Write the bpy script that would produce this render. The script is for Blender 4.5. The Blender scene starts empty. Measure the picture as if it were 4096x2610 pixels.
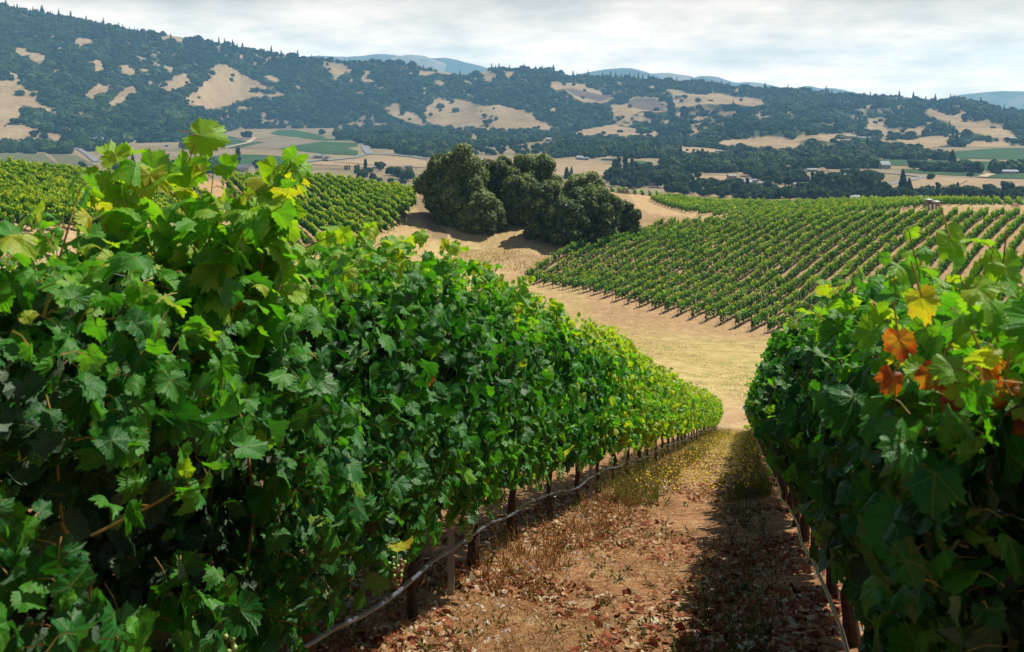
import bpy, math, random
import numpy as np
from mathutils import Vector

# ------------------------------------------------------------------ camera, world, sun, exposure
sc = bpy.context.scene
COL = sc.collection
F, HU, HV = 983.0, 512.0, 100.0            # focal length and horizon in pixels of the 1024 x 652 frame
cam = bpy.data.cameras.new("camera")
cam.sensor_width = 36.0
cam.lens = 36.0 * F / 1024.0
cam.shift_y = -(326.0 - HV) / 1024.0       # level camera with the lens shifted down: verticals stay upright
cam.clip_start, cam.clip_end = 0.05, 30000.0
cam.dof.use_dof = True
cam.dof.focus_distance = 9.0
cam.dof.aperture_fstop = 9.0
camo = bpy.data.objects.new("camera", cam)
camo.location = (0, 0, 0)
camo.rotation_euler = (math.radians(90), 0, 0)
COL.objects.link(camo)
sc.camera = camo

SUN = Vector((0.51, 0.41, 0.94)).normalized()
elev, azim = math.asin(SUN.z), math.atan2(SUN.x, SUN.y)
world = bpy.data.worlds.new("World")
sc.world = world
world.use_nodes = True
sun = bpy.data.lights.new("sun", 'SUN')
sun.energy = 5.0
sun.angle = math.radians(0.5)
sun.color = (1.0, 0.945, 0.84)
suno = bpy.data.objects.new("sun", sun)
suno.rotation_euler = (-SUN).to_track_quat('-Z', 'Y').to_euler()
suno.location = (60, 60, 90)
COL.objects.link(suno)
sc.view_settings.view_transform = 'Standard'
sc.view_settings.look = 'None'
sc.view_settings.gamma = 1.0
sc.view_settings.exposure = 0.40
sc.cycles.use_denoising = True
sc.cycles.max_bounces = 6
sc.cycles.diffuse_bounces = 2
sc.cycles.transmission_bounces = 3
sc.cycles.volume_bounces = 0
sc.cycles.transparent_max_bounces = 6


# ------------------------------------------------------------------ node helpers
def nd(nt, typ, ins=None, **props):
    n = nt.nodes.new(typ)
    for k, v in props.items():
        setattr(n, k, v)
    for k, v in (ins or {}).items():
        s = n.inputs[k]
        if isinstance(v, bpy.types.NodeSocket):
            nt.links.new(v, s)
        else:
            s.default_value = v
    return n


def mth(nt, op, a, b=0.0, c=0.0, clamp=False):
    return nd(nt, 'ShaderNodeMath', {0: a, 1: b, 2: c}, operation=op, use_clamp=clamp).outputs[0]


def mix(nt, fac, a, b, blend='MIX'):
    n = nt.nodes.new('ShaderNodeMix')
    n.data_type = 'RGBA'
    n.blend_type = blend
    for s, v in ((n.inputs[0], fac), (n.inputs[6], a), (n.inputs[7], b)):
        if isinstance(v, bpy.types.NodeSocket):
            nt.links.new(v, s)
        else:
            s.default_value = v if not isinstance(v, tuple) or len(v) == 4 else (*v, 1.0)
    return n.outputs[2]


def ramp(nt, fac, stops, interp='LINEAR'):
    n = nt.nodes.new('ShaderNodeValToRGB')
    cr = n.color_ramp
    cr.interpolation = interp
    while len(cr.elements) < len(stops):
        cr.elements.new(0.5)
    for e, (p, c) in zip(cr.elements, stops):
        e.position = p
        e.color = (*c, 1.0) if len(c) == 3 else c
    nt.links.new(fac, n.inputs[0])
    return n.outputs[0]


def noise(nt, vec, scale, detail=4.0, rough=0.55, out=0):
    n = nd(nt, 'ShaderNodeTexNoise', {'Scale': scale, 'Detail': detail, 'Roughness': rough})
    if vec is not None:
        nt.links.new(vec, n.inputs['Vector'])
    return n.outputs[out]


def attr(nt, name, out='Fac'):
    return nd(nt, 'ShaderNodeAttribute', attribute_name=name).outputs[out]


def new_mat(name):
    m = bpy.data.materials.new(name)
    m.use_nodes = True
    nt = m.node_tree
    nt.nodes.clear()
    out = nt.nodes.new('ShaderNodeOutputMaterial')
    return m, nt, out


def bsdf(nt, out, color, rough=0.8, spec=0.3, metal=0.0, normal=None):
    b = nd(nt, 'ShaderNodeBsdfPrincipled', {'Roughness': rough, 'Metallic': metal, 'Specular IOR Level': spec})
    if isinstance(color, bpy.types.NodeSocket):
        nt.links.new(color, b.inputs['Base Color'])
    else:
        b.inputs['Base Color'].default_value = (*color, 1.0)
    if normal is not None:
        nt.links.new(normal, b.inputs['Normal'])
    if out is not None:
        nt.links.new(b.outputs[0], out.inputs['Surface'])
    return b


def bump(nt, height, strength=0.5, dist=0.02):
    return nd(nt, 'ShaderNodeBump', {'Height': height, 'Strength': strength, 'Distance': dist}).outputs[0]


def objco(nt):
    return nd(nt, 'ShaderNodeTexCoord').outputs['Object']


def geopos(nt):
    return nd(nt, 'ShaderNodeNewGeometry').outputs['Position']


# sky: clear Nishita sky high up, a broken white-grey stratus layer low down
def build_world():
    nt = world.node_tree
    nt.nodes.clear()
    out = nt.nodes.new('ShaderNodeOutputWorld')
    bg = nt.nodes.new('ShaderNodeBackground')
    sky = nd(nt, 'ShaderNodeTexSky', sky_type='NISHITA', sun_disc=False)
    sky.sun_elevation, sky.sun_rotation = elev, azim
    skyc = mix(nt, 1.0, sky.outputs[0], (0.05, 0.05, 0.05), 'MULTIPLY')
    d = nd(nt, 'ShaderNodeTexCoord').outputs['Generated']
    sep = nd(nt, 'ShaderNodeSeparateXYZ', {0: d})
    z = mth(nt, 'MAXIMUM', sep.outputs[2], 0.0)
    den = mth(nt, 'ADD', z, 0.16)
    px = mth(nt, 'DIVIDE', sep.outputs[0], den)
    py = mth(nt, 'DIVIDE', sep.outputs[1], den)
    p = nd(nt, 'ShaderNodeCombineXYZ', {0: px, 1: py, 2: 3.0}).outputs[0]
    map1 = nd(nt, 'ShaderNodeMapping', {'Vector': p, 'Scale': (0.85, 0.50, 1.0), 'Location': (1.1, 0.35, 0)}).outputs[0]
    n1 = noise(nt, map1, 1.6, 5.0, 0.5)
    map2 = nd(nt, 'ShaderNodeMapping', {'Vector': p, 'Scale': (0.9, 0.85, 1.0), 'Location': (7.3, 2.0, 0)}).outputs[0]
    n2 = noise(nt, map2, 4.6, 6.0, 0.6)
    f = mth(nt, 'ADD', mth(nt, 'MULTIPLY', n1, 0.64), mth(nt, 'MULTIPLY', n2, 0.36))
    cc = ramp(nt, f, [(0.36, (0.52, 0.57, 0.58)), (0.49, (0.77, 0.80, 0.80)), (0.62, (1.03, 1.03, 1.03))])
    low = ramp(nt, z, [(0.0, (2.6, 2.05, 1.55)), (0.045, (2.25, 1.76, 1.34)), (0.10, (1.10, 0.95, 0.82)), (0.16, (0.66, 0.62, 0.60))])
    cc = mix(nt, 1.0, cc, low, 'MULTIPLY')
    m = ramp(nt, z, [(0.16, (1, 1, 1)), (0.34, (0.0, 0.0, 0.0))])
    c = mix(nt, m, skyc, cc)
    nt.links.new(c, bg.inputs['Color'])
    bg.inputs['Strength'].default_value = 1.0
    nt.links.new(bg.outputs[0], out.inputs['Surface'])


build_world()


# ------------------------------------------------------------------ geometry helpers
rng = np.random.default_rng(7)
UP = np.array([0, 0, 1.0])


def px(u, v, y):
    """the point at depth y metres that the photograph shows at pixel (u, v)"""
    return np.array([(u - HU) / F * y, y, (HV - v) / F * y])


def unit(a):
    return a / np.maximum(np.linalg.norm(a, axis=-1, keepdims=True), 1e-9)


def frames(n, t):
    """rotation matrices whose Z is n and whose Y is t made square to n"""
    n = unit(n)
    t = t - n * np.sum(n * t, axis=-1, keepdims=True)
    t = unit(t)
    x = np.cross(t, n)
    return np.stack([x, t, n], axis=-1)


class MB:
    """collects triangles with per-vertex attributes; link() makes ONE mesh object of them"""

    def __init__(self):
        self.V, self.T, self.M, self.A = [], [], [], {}
        self.n = 0

    def add(self, V, T, mat=0, **at):
        V = np.asarray(V, float).reshape(-1, 3)
        T = np.asarray(T, int).reshape(-1, 3)
        self.V.append(V)
        self.T.append(T + self.n)
        self.M.append(np.full(len(T), mat, int))
        for k in set(self.A) | set(at):
            if k not in self.A:
                w = np.shape(at[k])
                self.A[k] = [np.zeros((self.n, 3) if len(w) == 2 else self.n)]
            if k in at:
                a = np.asarray(at[k], float)
                if a.ndim == 0:
                    a = np.full(len(V), float(a))
            else:
                a = np.zeros((len(V), 3) if self.A[k][-1].ndim == 2 else len(V))
            self.A[k].append(a)
        self.n += len(V)

    def scatter(self, tmpl, P, R, S, mat=0, **at):
        TV, TT = tmpl[0], tmpl[1]
        n, m = len(P), len(TV)
        if n == 0:
            return
        S = np.asarray(S, float)
        if S.ndim == 1:
            S = S[:, None]
        loc = TV[None] * S[:, None, :]
        V = np.einsum('nij,nmj->nmi', R, loc) + P[:, None, :]
        T = (TT[None] + (np.arange(n) * m)[:, None, None]).reshape(-1, 3)
        ex = {k: np.repeat(np.asarray(a, float), m, axis=0) for k, a in at.items()}
        if len(tmpl) > 2:
            ex['leaf'] = np.tile(tmpl[2], (n, 1))
        self.add(V.reshape(-1, 3), T, mat, **ex)

    def box(self, c, s, rz=0.0, mat=0):
        x, y, z = np.array(s) / 2.0
        V = np.array([[i * x, j * y, k * z] for i in (-1, 1) for j in (-1, 1) for k in (-1, 1)])
        q = [(0, 1, 3, 2), (4, 6, 7, 5), (0, 4, 5, 1), (2, 3, 7, 6), (0, 2, 6, 4), (1, 5, 7, 3)]
        T = [t for a, b, cc, d in q for t in ((a, b, cc), (a, cc, d))]
        ca, sa = math.cos(rz), math.sin(rz)
        V = V @ np.array([[ca, sa, 0], [-sa, ca, 0], [0, 0, 1]]) + np.array(c)
        self.add(V, T, mat)

    def tube(self, P, r, sides=6, mat=0, cap=True, **at):
        P = np.asarray(P, float)
        k = len(P)
        r = np.broadcast_to(np.asarray(r, float), (k,))
        d = unit(np.gradient(P, axis=0))
        ref = np.where(np.abs(d[:, 2:3]) > 0.9, np.array([[1.0, 0, 0]]), np.array([[0, 0, 1.0]]))
        a = unit(np.cross(d, ref))
        b = np.cross(d, a)
        th = np.arange(sides) * 2 * math.pi / sides
        V = P[:, None] + r[:, None, None] * (np.cos(th)[None, :, None] * a[:, None] + np.sin(th)[None, :, None] * b[:, None])
        T = []
        for i in range(k - 1):
            for j in range(sides):
                j2 = (j + 1) % sides
                p, q, s, t = i * sides + j, i * sides + j2, (i + 1) * sides + j2, (i + 1) * sides + j
                T += [(p, s, q), (p, t, s)]
        V = V.reshape(-1, 3)
        if cap:
            V = np.vstack([V, P[0], P[-1]])
            c0, c1 = k * sides, k * sides + 1
            for j in range(sides):
                j2 = (j + 1) % sides
                T += [(c0, j, j2), (c1, (k - 1) * sides + j2, (k - 1) * sides + j)]
        self.add(V, T, mat, **at)

    def mesh(self, name, mats, smooth=False):
        me = bpy.data.meshes.new(name)
        V = np.vstack(self.V).astype(np.float32)
        T = np.vstack(self.T).astype(np.int32)
        me.vertices.add(len(V))
        me.vertices.foreach_set('co', V.ravel())
        me.loops.add(len(T) * 3)
        me.loops.foreach_set('vertex_index', T.ravel())
        me.polygons.add(len(T))
        me.polygons.foreach_set('loop_start', np.arange(len(T), dtype=np.int32) * 3)
        me.polygons.foreach_set('material_index', np.concatenate(self.M).astype(np.int32))
        me.polygons.foreach_set('use_smooth', np.full(len(T), bool(smooth)))
        for k, L in self.A.items():
            a = np.concatenate(L).astype(np.float32)
            if a.ndim == 2:
                at = me.attributes.new(k, 'FLOAT_VECTOR', 'POINT')
                at.data.foreach_set('vector', a.ravel())
            else:
                at = me.attributes.new(k, 'FLOAT', 'POINT')
                at.data.foreach_set('value', a)
        for m in (mats if isinstance(mats, (list, tuple)) else [mats]):
            me.materials.append(m)
        me.update(calc_edges=True)
        return me

    def link(self, name, mats, parent=None, loc=None, smooth=False):
        if self.n == 0:
            return None
        o = bpy.data.objects.new(name, None if False else self.mesh(name, mats, smooth))
        COL.objects.link(o)
        if loc is not None:
            o.location = loc
        if parent is not None:
            o.parent = parent
        return o


def tag(o, label=None, cat=None, group=None, kind=None):
    if label:
        o['label'] = label
    if cat:
        o['category'] = cat
    if group:
        o['group'] = group
    if kind:
        o['kind'] = kind
    return o


def thing(name, loc, label, cat, group=None, rz=0.0):
    o = bpy.data.objects.new(name, None)
    o.empty_display_size = 0.2
    COL.objects.link(o)
    o.location = loc
    o.rotation_euler = (0, 0, rz)
    return tag(o, label, cat, group)


def copy_tree(root, loc, rz, label=None, group=None, scale=None):
    r = root.copy()
    COL.objects.link(r)
    r.location = loc
    r.rotation_euler = (0, 0, rz)
    if scale is not None:
        r.scale = scale
    if label:
        r['label'] = label
    if group:
        r['group'] = group
    for ch in list(root.children):
        c = ch.copy()
        COL.objects.link(c)
        c.parent = r
        for g in list(ch.children):
            e = g.copy()
            COL.objects.link(e)
            e.parent = c
    return r


def inpoly(x, y, poly):
    x, y = np.asarray(x, float), np.asarray(y, float)
    r = np.zeros(np.broadcast(x, y).shape, bool)
    n = len(poly)
    for i in range(n):
        x1, y1 = poly[i]
        x2, y2 = poly[(i + 1) % n]
        if y1 == y2:
            continue
        c = ((y1 > y) != (y2 > y)) & (x < (x2 - x1) * (y - y1) / (y2 - y1) + x1)
        r ^= c
    return r


def vnoise(x, y, seed=0):
    """smooth value noise in -1..1"""
    def h(i, j):
        s = np.sin(i * 127.1 + j * 311.7 + seed * 74.7) * 43758.5453
        return (s - np.floor(s)) * 2 - 1
    x, y = np.asarray(x, float), np.asarray(y, float)
    i, j = np.floor(x), np.floor(y)
    fx, fy = x - i, y - j
    fx, fy = fx * fx * (3 - 2 * fx), fy * fy * (3 - 2 * fy)
    return (h(i, j) * (1 - fx) + h(i + 1, j) * fx) * (1 - fy) + (h(i, j + 1) * (1 - fx) + h(i + 1, j + 1) * fx) * fy


def fbm(x, y, oct=4, seed=0):
    a, s, t = 1.0, 0.0, 0.0
    for k in range(oct):
        s = s + a * vnoise(np.asarray(x) * 2 ** k, np.asarray(y) * 2 ** k, seed + k)
        t += a
        a *= 0.5
    return s / t


def grid_tris(nx, ny):
    i, j = np.meshgrid(np.arange(nx - 1), np.arange(ny - 1), indexing='ij')
    a = (i * ny + j).ravel()
    b, c, d = a + ny, a + ny + 1, a + 1
    return np.concatenate([np.stack([a, b, c], 1), np.stack([a, c, d], 1)])


def ico(sub):
    t = (1 + 5 ** 0.5) / 2
    V = [(-1, t, 0), (1, t, 0), (-1, -t, 0), (1, -t, 0), (0, -1, t), (0, 1, t), (0, -1, -t), (0, 1, -t), (t, 0, -1), (t, 0, 1), (-t, 0, -1), (-t, 0, 1)]
    T = [(0, 11, 5), (0, 5, 1), (0, 1, 7), (0, 7, 10), (0, 10, 11), (1, 5, 9), (5, 11, 4), (11, 10, 2), (10, 7, 6), (7, 1, 8), (3, 9, 4), (3, 4, 2), (3, 2, 6), (3, 6, 8), (3, 8, 9), (4, 9, 5), (2, 4, 11), (6, 2, 10), (8, 6, 7), (9, 8, 1)]
    V = [np.array(v) / np.linalg.norm(v) for v in V]
    for _ in range(sub):
        c, T2 = {}, []
        def mid(a, b):
            k = (min(a, b), max(a, b))
            if k not in c:
                m = V[a] + V[b]
                V.append(m / np.linalg.norm(m))
                c[k] = len(V) - 1
            return c[k]
        for a, b, d in T:
            e, f, g = mid(a, b), mid(b, d), mid(d, a)
            T2 += [(a, e, g), (b, f, e), (d, g, f), (e, f, g)]
        T = T2
    return np.array(V), np.array(T)


ICO1, ICO2 = ico(1), ico(2)


def bumpy(tm, amp, seed):
    V, T = tm
    r = np.random.default_rng(seed)
    return V * (1 + amp * r.uniform(-1, 1, (len(V), 1))), T


NUM = ("first second third fourth fifth sixth seventh eighth ninth tenth eleventh twelfth thirteenth fourteenth fifteenth sixteenth seventeenth eighteenth nineteenth twentieth").split()


def ordinal(i):
    if i < 20:
        return NUM[i]
    n = i + 1
    tens = {2: 'twenty', 3: 'thirty', 4: 'forty', 5: 'fifty', 6: 'sixty'}[n // 10]
    if n % 10 == 0:
        return tens[:-1] + 'ieth'
    return tens + '-' + NUM[n % 10 - 1]


# ------------------------------------------------------------------ materials
def leaf_material(name, stops, veins=False, trans=0.42, rough=0.45, back=0.25, tcol=(1.25, 1.15, 0.45), spec=0.5, vary=0.35):
    m, nt, out = new_mat(name)
    t = attr(nt, 'tint')
    p = geopos(nt)
    n1 = noise(nt, p, 20.0 if veins else 0.9, 3.0)
    t2 = mth(nt, 'ADD', t, mth(nt, 'MULTIPLY', mth(nt, 'SUBTRACT', n1, 0.5), (0.26 if veins else 0.16) * vary / 0.35))
    col = ramp(nt, t2, stops)
    nrm, front = None, col
    if veins:
        L = nd(nt, 'ShaderNodeSeparateXYZ', {0: attr(nt, 'leaf', 'Vector')})
        ax = mth(nt, 'ABSOLUTE', L.outputs[0])
        y = L.outputs[1]
        v, s = None, None
        for deg in (0, 50, 108):
            dx, dy = math.sin(math.radians(deg)), math.cos(math.radians(deg))
            al = mth(nt, 'ADD', mth(nt, 'MULTIPLY', ax, dx), mth(nt, 'MULTIPLY', y, dy))
            pe = mth(nt, 'ABSOLUTE', mth(nt, 'SUBTRACT', mth(nt, 'MULTIPLY', ax, dy), mth(nt, 'MULTIPLY', y, dx)))
            wdt = mth(nt, 'SUBTRACT', 0.030, mth(nt, 'MULTIPLY', al, 0.020))
            g = mth(nt, 'MULTIPLY', mth(nt, 'LESS_THAN', pe, wdt), mth(nt, 'GREATER_THAN', al, 0.0))
            v = g if v is None else mth(nt, 'MAXIMUM', v, g)
            fr = mth(nt, 'FRACT', mth(nt, 'MULTIPLY', mth(nt, 'SUBTRACT', al, mth(nt, 'MULTIPLY', pe, 0.75)), 7.0))
            ln = mth(nt, 'LESS_THAN', fr, 0.13)
            g2 = mth(nt, 'MULTIPLY', mth(nt, 'MULTIPLY', ln, mth(nt, 'LESS_THAN', pe, mth(nt, 'MULTIPLY', al, 0.42))), mth(nt, 'GREATER_THAN', al, 0.08))
            s = g2 if s is None else mth(nt, 'MAXIMUM', s, g2)
        vv = mth(nt, 'MAXIMUM', mth(nt, 'MULTIPLY', v, 0.75), mth(nt, 'MULTIPLY', s, 0.32))
        spot = ramp(nt, noise(nt, p, 75.0, 2.0, 0.5), [(0.66, (0, 0, 0)), (0.72, (0.7, 0.7, 0.7))])
        col = mix(nt, spot, col, (0.16, 0.13, 0.03))
        col = mix(nt, mth(nt, 'MULTIPLY', vv, 0.55), col, (0.22, 0.30, 0.07))
        vo = noise(nt, attr(nt, 'leaf', 'Vector'), 11.0, 2.0)
        nrm = bump(nt, mth(nt, 'SUBTRACT', vo, mth(nt, 'MULTIPLY', vv, 0.6)), 0.22, 0.012)
    if back:
        bf = nd(nt, 'ShaderNodeNewGeometry').outputs['Backfacing']
        col = mix(nt, mth(nt, 'MULTIPLY', bf, back), col, (0.22, 0.30, 0.20))
    b = bsdf(nt, None, col, rough, spec, 0.0, nrm)
    gain = ramp(nt, t2, [(0.22, tuple(c * 0.36 for c in tcol)), (0.66, tcol)])
    tr = nd(nt, 'ShaderNodeBsdfTranslucent', {'Color': mix(nt, 1.0, front, gain, 'MULTIPLY')})
    if nrm is not None:
        nt.links.new(nrm, tr.inputs['Normal'])
    mx = nd(nt, 'ShaderNodeMixShader', {0: trans, 1: b.outputs[0], 2: tr.outputs[0]})
    nt.links.new(mx.outputs[0], out.inputs['Surface'])
    return m


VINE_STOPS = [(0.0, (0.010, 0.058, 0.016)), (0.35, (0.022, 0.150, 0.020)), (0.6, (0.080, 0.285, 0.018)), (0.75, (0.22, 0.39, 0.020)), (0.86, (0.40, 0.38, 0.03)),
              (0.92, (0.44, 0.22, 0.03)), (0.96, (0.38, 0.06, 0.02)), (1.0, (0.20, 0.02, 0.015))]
M_LEAF = leaf_material("vine leaf", VINE_STOPS, True, 0.42, 0.45, 0.42, (1.9, 1.95, 0.55), 0.30)
M_LEAFB = leaf_material("vine leaf further off", VINE_STOPS, False, 0.42, 0.45, 0.3, (1.9, 1.95, 0.55), 0.30)
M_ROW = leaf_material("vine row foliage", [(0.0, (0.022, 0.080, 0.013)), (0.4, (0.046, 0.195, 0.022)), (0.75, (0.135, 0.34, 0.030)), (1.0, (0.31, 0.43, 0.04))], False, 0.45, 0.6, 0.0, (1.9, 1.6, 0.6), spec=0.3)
M_OAK = leaf_material("oak foliage", [(0.0, (0.024, 0.042, 0.012)), (0.4, (0.068, 0.125, 0.028)), (0.7, (0.18, 0.25, 0.055)), (1.0, (0.36, 0.41, 0.20))], False, 0.38, 0.55, 0.3, (1.5, 1.4, 0.5), spec=0.4)
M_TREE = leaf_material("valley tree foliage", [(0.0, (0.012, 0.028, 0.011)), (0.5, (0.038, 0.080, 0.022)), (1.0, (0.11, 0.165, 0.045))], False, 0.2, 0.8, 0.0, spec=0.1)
M_GRAPE_WEED = leaf_material("weed", [(0.0, (0.03, 0.06, 0.015)), (0.4, (0.09, 0.14, 0.03)), (0.6, (0.26, 0.24, 0.05)), (0.8, (0.32, 0.15, 0.05)), (1.0, (0.25, 0.06, 0.03))], False, 0.3, 0.7, 0.0, spec=0.15)
M_LITTER = leaf_material("leaf litter", [(0.0, (0.20, 0.035, 0.02)), (0.35, (0.30, 0.10, 0.045)), (0.6, (0.36, 0.20, 0.09)), (0.85, (0.50, 0.38, 0.22)), (1.0, (0.62, 0.55, 0.40))], False, 0.1, 0.8, 0.0, (1, 1, 1), spec=0.15)
M_STRAW = leaf_material("straw", [(0.0, (0.30, 0.16, 0.06)), (0.5, (0.50, 0.34, 0.14)), (0.8, (0.44, 0.40, 0.13)), (1.0, (0.24, 0.30, 0.06))], False, 0.2, 0.8, 0.0, (1, 1, 0.9), spec=0.15)


def plain(name, color, rough=0.8, spec=0.3, metal=0.0, var=0.25, scale=4.0, bmp=0.0):
    m, nt, out = new_mat(name)
    n = noise(nt, objco(nt), scale, 4.0)
    dark = tuple(c * (1 - var) for c in color)
    lite = tuple(min(1, c * (1 + var)) for c in color)
    col = ramp(nt, n, [(0.3, dark), (0.7, lite)])
    bsdf(nt, out, col, rough, spec, metal, bump(nt, n, bmp, 0.01) if bmp else None)
    return m


M_BARK = plain("dark vine bark", (0.055, 0.035, 0.025), 0.9, 0.2, 0, 0.5, 40, 0.8)
M_CANE = plain("vine cane", (0.30, 0.20, 0.05), 0.6, 0.3, 0, 0.5, 14)
M_TBARK = plain("oak bark", (0.11, 0.085, 0.065), 0.9, 0.2, 0, 0.4, 3, 0.5)
M_STEEL = plain("weathered steel post", (0.24, 0.26, 0.29), 0.55, 0.5, 0.5, 0.25, 12)
M_RUST = plain("rusty brown post", (0.16, 0.075, 0.045), 0.85, 0.2, 0, 0.3, 6)
M_WHITE = plain("white paint", (0.78, 0.79, 0.80), 0.6, 0.3, 0, 0.06, 3)
M_HOSE = plain("dusty drip hose", (0.085, 0.10, 0.13), 0.3, 0.6, 0.0, 0.25, 9)
M_WIRE = plain("galvanised wire", (0.5, 0.5, 0.5), 0.4, 0.5, 0.8, 0.1, 3)
M_WALL = plain("pale house wall", (0.40, 0.38, 0.35), 0.9, 0.2, 0, 0.08, 0.3)
M_WALLB = plain("tan house wall", (0.40, 0.33, 0.26), 0.9, 0.2, 0, 0.1, 0.3)
M_ROOF = plain("grey roof", (0.16, 0.16, 0.17), 0.8, 0.3, 0, 0.2, 0.4)
M_ROOFR = plain("brown roof", (0.20, 0.13, 0.10), 0.85, 0.2, 0, 0.2, 0.4)
M_METAL = plain("metal roof", (0.22, 0.24, 0.26), 0.6, 0.3, 0.0, 0.08, 0.2)
M_GLASS = plain("dark window glass", (0.03, 0.04, 0.05), 0.15, 0.6, 0, 0.1, 1)
M_ROAD = plain("asphalt", (0.22, 0.22, 0.22), 0.9, 0.2, 0, 0.12, 0.08)
M_TOILET = plain("olive brown plastic", (0.20, 0.17, 0.11), 0.6, 0.3, 0, 0.12, 2)
M_TIMBER = plain("red brown timber", (0.30, 0.12, 0.07), 0.8, 0.2, 0, 0.25, 5)
M_CAR = [plain("white car paint", (0.72, 0.72, 0.72), 0.35, 0.5, 0, 0.03, 1), plain("dark car paint", (0.08, 0.09, 0.11), 0.3, 0.5, 0, 0.05, 1), plain("red car paint", (0.35, 0.05, 0.04), 0.35, 0.5, 0, 0.05, 1)]
M_RUBBER = plain("tyre rubber", (0.025, 0.025, 0.025), 0.9, 0.2, 0, 0.1, 3)
M_STONE = plain("field stone", (0.40, 0.33, 0.26), 0.9, 0.2, 0, 0.3, 9, 0.4)
M_BRUSH = plain("dry brushwood", (0.22, 0.16, 0.12), 0.95, 0.1, 0, 0.4, 3)


def grape_mat():
    m, nt, out = new_mat("grape skin")
    col = ramp(nt, attr(nt, 'tint'), [(0.0, (0.25, 0.36, 0.08)), (0.6, (0.36, 0.42, 0.13)), (0.72, (0.32, 0.10, 0.10)), (1.0, (0.05, 0.02, 0.07))])
    bsdf(nt, out, col, 0.32, 0.5)
    return m


M_GRAPE = grape_mat()


def ground_mat():
    """vineyard ground: attribute 'zone' 0 pale sand .. 1 red-brown soil, 'grass' dry yellow-green growth, 'dark' ploughed earth"""
    m, nt, out = new_mat("vineyard soil")
    p = geopos(nt)
    big, med = noise(nt, p, 0.09, 5.0, 0.6), noise(nt, p, 0.8, 5.0, 0.65)
    fine, vf = noise(nt, p, 9.0, 6.0, 0.7), noise(nt, p, 55.0, 4.0, 0.7)
    f = mth(nt, 'ADD', mth(nt, 'MULTIPLY', med, 0.45), mth(nt, 'ADD', mth(nt, 'MULTIPLY', fine, 0.35), mth(nt, 'MULTIPLY', vf, 0.2)))
    sand = ramp(nt, f, [(0.34, (0.29, 0.18, 0.085)), (0.5, (0.46, 0.32, 0.165)), (0.66, (0.60, 0.45, 0.26))])
    soil = ramp(nt, f, [(0.38, (0.080, 0.030, 0.016)), (0.50, (0.25, 0.105, 0.046)), (0.64, (0.48, 0.27, 0.125))])
    soil = mix(nt, ramp(nt, noise(nt, p, 3.1, 4.0, 0.7), [(0.54, (0, 0, 0)), (0.62, (0.5, 0.5, 0.5))]), soil, (0.52, 0.37, 0.19))
    grs = ramp(nt, f, [(0.36, (0.30, 0.21, 0.085)), (0.52, (0.48, 0.365, 0.145)), (0.66, (0.62, 0.505, 0.235))])
    grs = mix(nt, ramp(nt, noise(nt, p, 0.55, 6.0, 0.75), [(0.48, (0, 0, 0)), (0.62, (0.85, 0.85, 0.85))]), grs, (0.26, 0.255, 0.075))
    sw = noise(nt, nd(nt, 'ShaderNodeMapping', {'Vector': p, 'Rotation': (0, 0, 0.12), 'Scale': (0.035, 0.42, 0.3)}).outputs[0], 1.0, 4.0, 0.6)
    grs = mix(nt, ramp(nt, sw, [(0.50, (0, 0, 0)), (0.62, (0.55, 0.55, 0.55))]), grs, (0.33, 0.235, 0.11))
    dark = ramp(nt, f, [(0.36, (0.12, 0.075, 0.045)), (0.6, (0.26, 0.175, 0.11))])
    jit = mth(nt, 'MULTIPLY', mth(nt, 'SUBTRACT', med, 0.5), 0.7)
    c = mix(nt, mth(nt, 'ADD', attr(nt, 'zone'), jit, clamp=True), sand, soil)
    c = mix(nt, mth(nt, 'MULTIPLY', attr(nt, 'grass'), mth(nt, 'ADD', 0.55, mth(nt, 'MULTIPLY', big, 0.9), clamp=True), clamp=True), c, grs)
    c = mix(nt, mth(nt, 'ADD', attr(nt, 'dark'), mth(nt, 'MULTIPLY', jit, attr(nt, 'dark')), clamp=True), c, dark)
    h = mth(nt, 'ADD', mth(nt, 'MULTIPLY', fine, 0.05), mth(nt, 'ADD', mth(nt, 'MULTIPLY', vf, 0.012), mth(nt, 'MULTIPLY', med, 0.3)))
    bsdf(nt, out, c, 0.95, 0.1, 0, bump(nt, h, 0.9, 1.0))
    return m


M_GROUND = ground_mat()


def far_ground(name, a, b, c, s1, s2, bmp=1.0):
    m, nt, out = new_mat(name)
    p = geopos(nt)
    f = mth(nt, 'ADD', mth(nt, 'MULTIPLY', noise(nt, p, s1, 6.0, 0.65), 0.6), mth(nt, 'MULTIPLY', noise(nt, p, s2, 5.0, 0.65), 0.4))
    col = ramp(nt, f, [(0.36, a), (0.5, b), (0.64, c)])
    bsdf(nt, out, col, 0.95, 0.1, 0, bump(nt, f, bmp, 3.0))
    return m


def hill_mat():
    m, nt, out = new_mat("hillside")
    p = geopos(nt)
    n1, n2 = noise(nt, p, 0.012, 6.0, 0.65), noise(nt, p, 0.11, 5.0, 0.7)
    f = mth(nt, 'ADD', mth(nt, 'MULTIPLY', n1, 0.5), mth(nt, 'MULTIPLY', n2, 0.5))
    g = ramp(nt, f, [(0.36, (0.23, 0.155, 0.08)), (0.5, (0.37, 0.26, 0.14)), (0.64, (0.46, 0.34, 0.20))])
    w = ramp(nt, f, [(0.36, (0.018, 0.032, 0.013)), (0.6, (0.05, 0.07, 0.03))])
    pl = ramp(nt, f, [(0.36, (0.10, 0.075, 0.06)), (0.6, (0.18, 0.135, 0.105))])
    c = mix(nt, attr(nt, 'wood'), g, w)
    c = mix(nt, attr(nt, 'plough'), c, pl)
    bsdf(nt, out, c, 0.95, 0.05, 0, bump(nt, f, 0.8, 4.0))
    return m


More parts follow.
